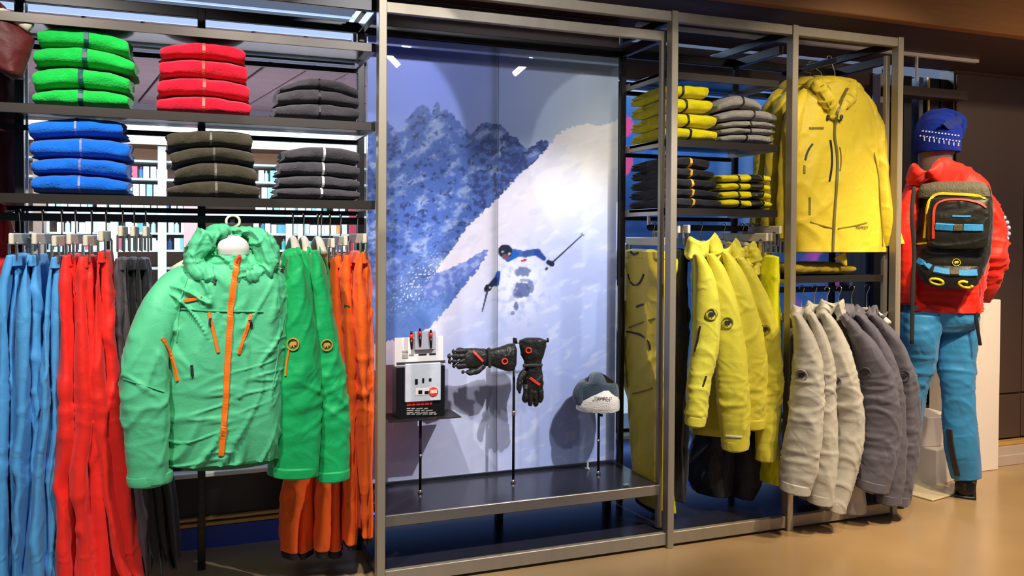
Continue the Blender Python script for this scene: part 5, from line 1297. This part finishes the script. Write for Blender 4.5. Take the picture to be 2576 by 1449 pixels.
gj_('slate grey jacket on the low rail, first after the pale ones', [(2120, 792, 8), (2148, 830, 17), (2178, 884, 30), (2204, 960, 41), (2212, 1060, 47), (2206, 1150, 44), (2192, 1228, 37)],
    [(790, 2104, 2170), (860, 2118, 2190), (1000, 2140, 2220), (1150, 2150, 2230), (1220, 2150, 2230)], SD, -0.09, 0.06, 67.0, (2177, 937), DEM, 2110, [(2108, 806, 12), (2124, 786, 18), (2148, 784, 14)], 'first slate jacket')
gj_('slate grey jacket on the low rail, second of the three', [(2158, 790, 8), (2184, 824, 15), (2220, 900, 25), (2244, 1000, 27), (2250, 1080, 26), (2244, 1160, 30), (2236, 1262, 28)],
    [(790, 2150, 2200), (860, 2164, 2226), (1000, 2190, 2260), (1150, 2200, 2266), (1250, 2206, 2262)], SD, -0.07, 0.10, 69.0, None, None, 2142, [(2150, 800, 12), (2166, 784, 16), (2186, 784, 13)], 'second slate jacket')
gj_('slate grey jacket on the low rail, last beside the mannequin', [(2192, 790, 8), (2214, 818, 15), (2246, 870, 26), (2272, 950, 30), (2286, 1050, 26), (2282, 1150, 24), (2268, 1265, 17)],
    [(790, 2186, 2226), (860, 2200, 2250), (1000, 2226, 2290), (1150, 2236, 2290), (1262, 2240, 2280)], SD, -0.06, 0.12, 71.0, (2273, 945), DEM, 2180, [(2190, 800, 12), (2206, 784, 15), (2222, 796, 12)], 'last slate jacket')
# ---------------------------------------------------------------- mannequin seen from behind, plinths
Ym = 0.10
man = empty('mannequin', WZ(2428, 1250, 0.0), 'headless-faced grey mannequin seen from behind in red jacket and blue trousers', 'mannequin')
man['label'] = 'grey mannequin seen from behind wearing red jacket and blue ski trousers'
M_skin = mat('grey mannequin plastic', '#6a5e58', rough=0.4, var=0.05)
SRd = shell('tomato red shell', '#e8240e'); SBl = shell('steel blue shell', '#2f7fb4')
cloth('head', edge_rings([(452, 2318, 2404, None, .05), (420, 2316, 2394, None, .055), (396, 2316, 2392, None, .06), (370, 2312, 2404, None, .085), (330, 2314, 2412, None, .09), (304, 2330, 2402, None, .07)], .06, 'view', Ym), M_skin, man, 30, 32, 2.1)
fo = folds(amp=0.010, fx=9, fz=4, cre=0.012, cf=5, seed=80, fine=0.002)
cloth('jacket_body', edge_rings([(440, 2300, 2450, None, .07), (468, 2286, 2474, None, .10), (520, 2282, 2480, None, .12), (600, 2284, 2476, None, .13), (680, 2286, 2470, None, .13), (740, 2288, 2462, None, .13), (782, 2288, 2458, None, .13)], .12, 'view', Ym), SRd, man, 90, 90, 2.5, fo, 'man', capr=(.4, .02))
cloth('jacket_hood', path_rings([(2286, 458, 10, Ym-.02, .05), (2310, 436, 24, Ym-.06, .06), (2360, 434, 31, Ym-.10, .06), (2415, 442, 29, Ym-.10, .06), (2448, 456, 18, Ym-.06, .06), (2460, 464, 9, Ym-.02, .05)], .06, Ym-.08), SRd, man, 60, 44, 2.3, folds(amp=.010, fx=12, fz=12, cre=.014, cf=8, seed=82))
cloth('jacket_sleeve', path_rings([(2452, 482, 22, Ym, .07), (2480, 520, 26, Ym-.01, .075), (2496, 580, 27, Ym-.02, .075), (2500, 650, 25, Ym-.02, .07), (2488, 710, 24, Ym+.02, .065), (2466, 752, 22, Ym+.10, .06)], .07, Ym), SRd, man, 90, 52, 2.3, folds(amp=.006, fx=10, fz=5, cre=.010, cf=6, seed=84, knee=[(1.18, .10, .012, 18)]), 'man', capr=(1, .5))
cloth('jacket_sleeve', path_rings([(2300, 482, 22, Ym, .07), (2284, 530, 24, Ym, .07), (2278, 600, 24, Ym, .07), (2280, 680, 23, Ym+.02, .065), (2284, 760, 20, Ym+.06, .06)], .07, Ym), SRd, man, 80, 48, 2.3, folds(amp=.006, fx=10, fz=5, cre=.010, cf=6, seed=86), capr=(1, .5))
ft = folds(amp=.006, fx=8, fz=1.6, cre=.005, cf=5.5, seed=88, knee=[(0.62, 0.10, .006, 16), (0.85, .06, .004, 14)], fine=.001)
cloth('trouser_leg', path_rings([(2404, 790, 50, Ym, .11), (2406, 850, 50, Ym, .11), (2404, 900, 46, Ym, .10), (2410, 980, 39, Ym-.02, .085), (2414, 1060, 40, Ym-.02, .08), (2420, 1130, 40, Ym-.02, .08), (2430, 1200, 33, Ym-.02, .075)], .1, Ym), SBl, man, 110, 64, 2.3, ft, 'manleg', capr=(.3, .02))
cloth('trouser_leg', path_rings([(2318, 790, 46, Ym+.02, .11), (2314, 850, 44, Ym+.02, .11), (2314, 900, 38, Ym+.04, .10), (2300, 980, 30, Ym+.08, .085), (2288, 1060, 28, Ym+.12, .08), (2280, 1130, 27, Ym+.14, .08), (2276, 1196, 26, Ym+.15, .075)], .1, Ym), SBl, man, 110, 64, 2.3, ft, None, capr=(.3, .02))
cloth('trouser_seat', edge_rings([(770, 2284, 2452, None, .12), (795, 2282, 2452, None, .112), (815, 2290, 2446, None, .10), (830, 2310, 2425, None, .08)], .12, 'view', Ym), SBl, man, 30, 64, 2.4, ft, 'manleg')
tl = bvh('manleg')
ribbon('trouser_seam', tl, [(2362, 790), (2356, 820), (2350, 850), (2348, 868)], 0.006, mat('dark navy seam', '#182c44', rough=.6), man)
ribbon('ankle_gusset', tl, [(2388, 1080), (2392, 1120), (2400, 1160), (2408, 1196)], 0.030, mat('dark gaiter patch', '#2a2420', rough=.6), man, th=.004)
sb = WZ(2428, 1250, 0.0)
d_ = np.array([sb[0]-CAM[0], sb[1]-CAM[1], 0]); d_ /= np.linalg.norm(d_); e_ = np.array([d_[1], -d_[0], 0])
def shoe(c, nm='boot'):
    R = []
    for t, w, h in ((-0.055, .030, .035), (-0.045, .042, .045), (0.0, .046, .055), (0.07, .046, .045), (0.15, .050, .035), (0.20, .036, .025), (0.215, .015, .015)):
        R.append(np.concatenate([c+d_*t+np.array([0, 0, h+0.012]), e_*w, np.array([0, 0, h])]))
    o = cloth(nm, np.array(R), mat('black boot leather', '#1a1613', rough=.45, var=.3, bump=.4, bscale=40), man, 40, 32, 2.6, folds(amp=.003, fx=30, fz=30, cre=.003, cf=20, seed=3))
    for t, w in ((-0.06, .040),):
        MB().box(-w, w, -0.062, 0.21, 0, 0.016, bev=.004)
    V = np.concatenate(MB().box(-0.048, 0.048, -0.064, 0.215, 0, 0.016, bev=.005).v); Fs = MB().box(-0.048, 0.048, -0.064, 0.215, 0, 0.016, bev=.005).f
    mk('boot_sole', c+V[:, :1]*e_+V[:, 1:2]*d_+V[:, 2:]*np.array([0, 0, 1.0]), Fs, M_black, o)
    MB().tube([c+d_*-0.045+e_*t+np.array([0, 0, 0.085]) for t in np.linspace(-.046, .046, 8)], .006, 8).build('boot_strap', mat('ochre lace', '#9a7a2a', rough=.6), o, True)
    mk('heel_tab', *(lambda m: (c-d_*0.052+np.concatenate(m.v), m.f))(MB().box(-.008, .008, -.006, .006, .04, .075, bev=.002)), mat('ochre lace', '#9a7a2a'), o)
    return o
shoe(sb+d_*0.02)
shoe(WZ(2274, 1215, 0.0)+d_*0.02)
# far hand holding a dark glove with a pale studded rim
gh = empty('ski_helmet', W(2510, 615, Ym+0.14), 'dark rounded helmet with pale studded rim, held at the mannequin front', 'helmet')
cloth('helmet_shell', edge_rings([(615, 2490, 2528), (600, 2476, 2538), (570, 2470, 2538), (545, 2474, 2530), (535, 2484, 2518)], .09, 'view', Ym+.14), mat('dark helmet shell', '#20262a', rough=.4), gh, 30, 30, 2.1)
rim = [(2517, 540), (2526, 548), (2533, 560), (2537, 573), (2537, 588), (2533, 600)]
for i, (u, v) in enumerate(rim):
    p = W(u, v, Ym+.035)
    MB().lathe([(0.002, -.012), (.009, -.008), (.011, 0), (.009, .008), (.002, .012)], c=p, ns=10).build('rim_stud', mat('lilac white rim', '#b9aec0', rough=.35), gh, True)

# beanie
bn = empty('bobble_beanie', W(2366, 380, Ym), 'blue patterned knit beanie with white dots on the mannequin head', 'hat')
bn.name = 'knit_beanie'
M_bnk = mat('royal blue knit', '#10298c', rough=.95, var=.25, vscale=40, bump=.8, bscale=150, stretch=(1, 1, 2), sheen=.05, spec=.1); M_wk = mat('white knit stitch', '#dfe2ee', rough=.9, bump=.5, bscale=150)
cloth('beanie_body', path_rings([(2358, 384, 52, None, .10), (2358, 368, 54, None, .105), (2360, 340, 54, None, .105), (2366, 315, 50, None, .10), (2374, 296, 40, None, .08), (2382, 286, 24, None, .05)], .1, Ym), M_bnk, bn, 50, 64, 2.2, folds(amp=.006, fx=14, fz=10, cre=.004, cf=9, seed=91), 'bn', capr=(0, .8))
cloth('beanie_peak', path_rings([(2408, 352, 10, Ym, .06), (2414, 325, 14, Ym, .06), (2412, 304, 16, Ym, .06), (2398, 292, 14, Ym, .05), (2376, 290, 10, Ym, .05)], .05, Ym), M_bnk, bn, 30, 30, 2.2, folds(amp=.005, fx=14, fz=12, seed=93))
cloth('beanie_dent', path_rings([(2368, 312, 5, Ym-.10, .012), (2385, 316, 13, Ym-.09, .016), (2405, 306, 14, Ym-.07, .02), (2412, 294, 8, Ym-.05, .02)], .02, Ym-.09), mat('shaded dent knit', '#14246e', rough=.95, bump=.8, bscale=150), bn, 26, 24, 2.2)  # darker piece paints in the shade of the dent
tb = bvh('bn')
for row, (v0, dv, u0, u1, st, ln) in enumerate(((330, 12, 2322, 2416, 8.0, 3), (342, 14, 2316, 2416, 8.0, 3), (350, 14, 2326, 2412, 12.0, 9))):
    u = u0
    while u < u1:
        f = (u-u0)/(u1-u0); v = v0+dv*f
        ribbon('knit_stitch', tb, [(u, v-ln/2), (u, v+ln/2)], 0.007 if row < 2 else 0.004, M_wk, bn, th=.003, n=4)
        u += st

# backpack
bp = empty('backpack', W(2395, 700, Ym-0.12), 'black backpack with blue straps and yellow trim on the mannequin', 'backpack')
M_bp = shell('black pack nylon', '#15140f', rough=.42, crumple=.3); M_bpg = mat('grey pack webbing', '#55503f', rough=.8, bump=.6, bscale=120, var=.4, vscale=60)
M_bst = mat('blue webbing', '#2a86c4', rough=.6, bump=.3, bscale=200); M_yt = mat('yellow piping', '#e2c81e', rough=.5); M_rt = mat('red piping', '#d8402a', rough=.5)
Yb = Ym-0.14
cloth('pack_body', edge_rings([(466, 2330, 2470, None, .05), (480, 2322, 2478, None, .07), (520, 2320, 2484, None, .085), (580, 2318, 2484, None, .095), (640, 2312, 2476, None, .095), (668, 2310, 2468, None, .085), (690, 2316, 2460, None, .06)], .08, 'view', Yb), M_bp, bp, 80, 72, 2.9, folds(amp=.006, fx=9, fz=7, cre=.006, cf=6, seed=95), 'bp')
cloth('top_pocket', edge_rings([(498, 2346, 2478, None, .02), (508, 2340, 2482, None, .035), (560, 2340, 2482, None, .04), (620, 2346, 2474, None, .03)], .03, 'view', Yb-.085), M_bp, bp, 40, 48, 2.9, folds(amp=.006, fx=9, fz=7, cre=.008, cf=7, seed=97), 'bp')
cloth('top_webbing', edge_rings([(462, 2326, 2468, None, .03), (476, 2318, 2476, None, .045), (496, 2318, 2480, None, .045)], .03, 'view', Yb-.045), M_bpg, bp, 16, 48, 2.9, None, 'bp')
cloth('hip_belt', edge_rings([(668, 2308, 2462, None, .05), (690, 2316, 2460, None, .07), (712, 2330, 2452, None, .07), (722, 2350, 2440, None, .05)], .06, 'view', Yb-.02), M_bp, bp, 24, 48, 2.6, folds(amp=.004, seed=99), 'bp')
t5 = bvh('bp')
ribbon('yellow_piping', t5, [(2326, 600), (2330, 560), (2334, 520), (2344, 496), (2362, 487), (2400, 488), (2440, 490), (2466, 494), (2478, 502)], .012, M_yt, bp, n=36, th=.005)
ribbon('red_piping', t5, [(2348, 600), (2349, 560), (2350, 528), (2360, 510), (2390, 503), (2430, 504), (2462, 510), (2480, 522)], .010, M_rt, bp, n=36, th=.005)
def strap(pts, w=.032): ribbon('blue_strap', t5, pts, w, M_bst, bp, th=.005, lift=.003)
strap([(2354, 569), (2376, 571), (2400, 572)]); strap([(2424, 572), (2448, 573), (2472, 573)])
strap([(2310, 655), (2326, 664), (2342, 673)], .028); strap([(2350, 678), (2370, 682), (2390, 685)]); strap([(2412, 686), (2434, 687), (2456, 686)])
ribbon('blue_bar', t5, [(2396, 543), (2420, 544), (2442, 544)], .009, M_bst, bp)
for u, v in ((2411, 572), (2401, 685)):
    ribbon('buckle', t5, [(u-11, v), (u, v), (u+11, v)], .030, M_bpg, bp, th=.010, n=6)
emblem(t5, 2406, 660, .017, M_yt, M_yt, bp)
ribbon('yellow_pull', t5, [(2308, 613), (2320, 613), (2333, 611)], .010, M_yt, bp, n=6)
for cx, cy in ((2357, 707), (2428, 714)):
    mb = MB(); hh = [hit(t5, cx+16*math.cos(a), cy+6*math.sin(a)+3*math.cos(a)) for a in np.linspace(0, 2*math.pi*(1 if cx < 2400 else .8), 18)]
    hh = [h[0]+h[1]*.006 for h in hh if h]
    if len(hh) > 5: mb.tube(hh, .006, 8).build('yellow_loop', M_yt, bp, True)
def hang_strap(pts, nm, w=4.5):
    cloth(nm, path_rings([(u, v, w, Ym-.16, .004) for u, v in pts], .004, Ym-.16), mat('black webbing', '#121110', rough=.7), bp, 24, 10, 3.5)
hang_strap([(2300, 470), (2294, 540), (2300, 640), (2296, 720), (2295, 800), (2294, 864)], 'hanging_strap', 5)
hang_strap([(2460, 690), (2462, 740), (2456, 790), (2460, 830), (2466, 868)], 'hanging_strap', 4)

# tall plinth, small white boxes
pxl = WZ(2392, 1214, 0.0)
def prism(name, label, c, w, d, z0, z1, ang, m, cat='plinth', **k):
    o = MB().box(-w/2, w/2, -d/2, d/2, 0, z1-z0, bev=.004)
    V = np.concatenate(o.v); ca, sa = math.cos(ang), math.sin(ang)
    V = np.stack([c[0]+V[:, 0]*ca-V[:, 1]*sa, c[1]+V[:, 0]*sa+V[:, 1]*ca, z0+V[:, 2]], -1)
    return mk(name, V, o.f, m, None, False, label=label, cat=cat, **k)
M_pl = mat('cream white plinth', '#e6d8cc', rough=.45, var=.05)
a0 = WZ(2380, 1205, 0.0); a1 = WZ(2512, 1200, 0.0)
zt = W(2440, 755, 0.42)[2]
prism('display_plinth', 'tall cream white display plinth standing behind the mannequin', ((a0[0]+a1[0])/2+0.13, 0.50), 0.30, 0.20, 0, zt, 0.0, M_pl)
b0 = WZ(2345, 1225, 0.0)
prism('display_cube', 'low cream white display block between the mannequin legs', (3.03, 0.42), 0.27, 0.24, 0, 0.19, 0.30, M_pl)
prism('display_cube', 'smaller cream white block stacked on the low one behind the legs', (3.03, 0.43), 0.23, 0.21, 0.191, 0.345, -0.12, M_pl)
prism('floor_plate', 'thin glossy cream base plate under the mannequin feet', (2.84, 0.27), 0.30, 0.30, 0.0, 0.012, 0.2, mat('glossy cream plate', '#cdbd9a', rough=.15, var=.08), 'base plate')
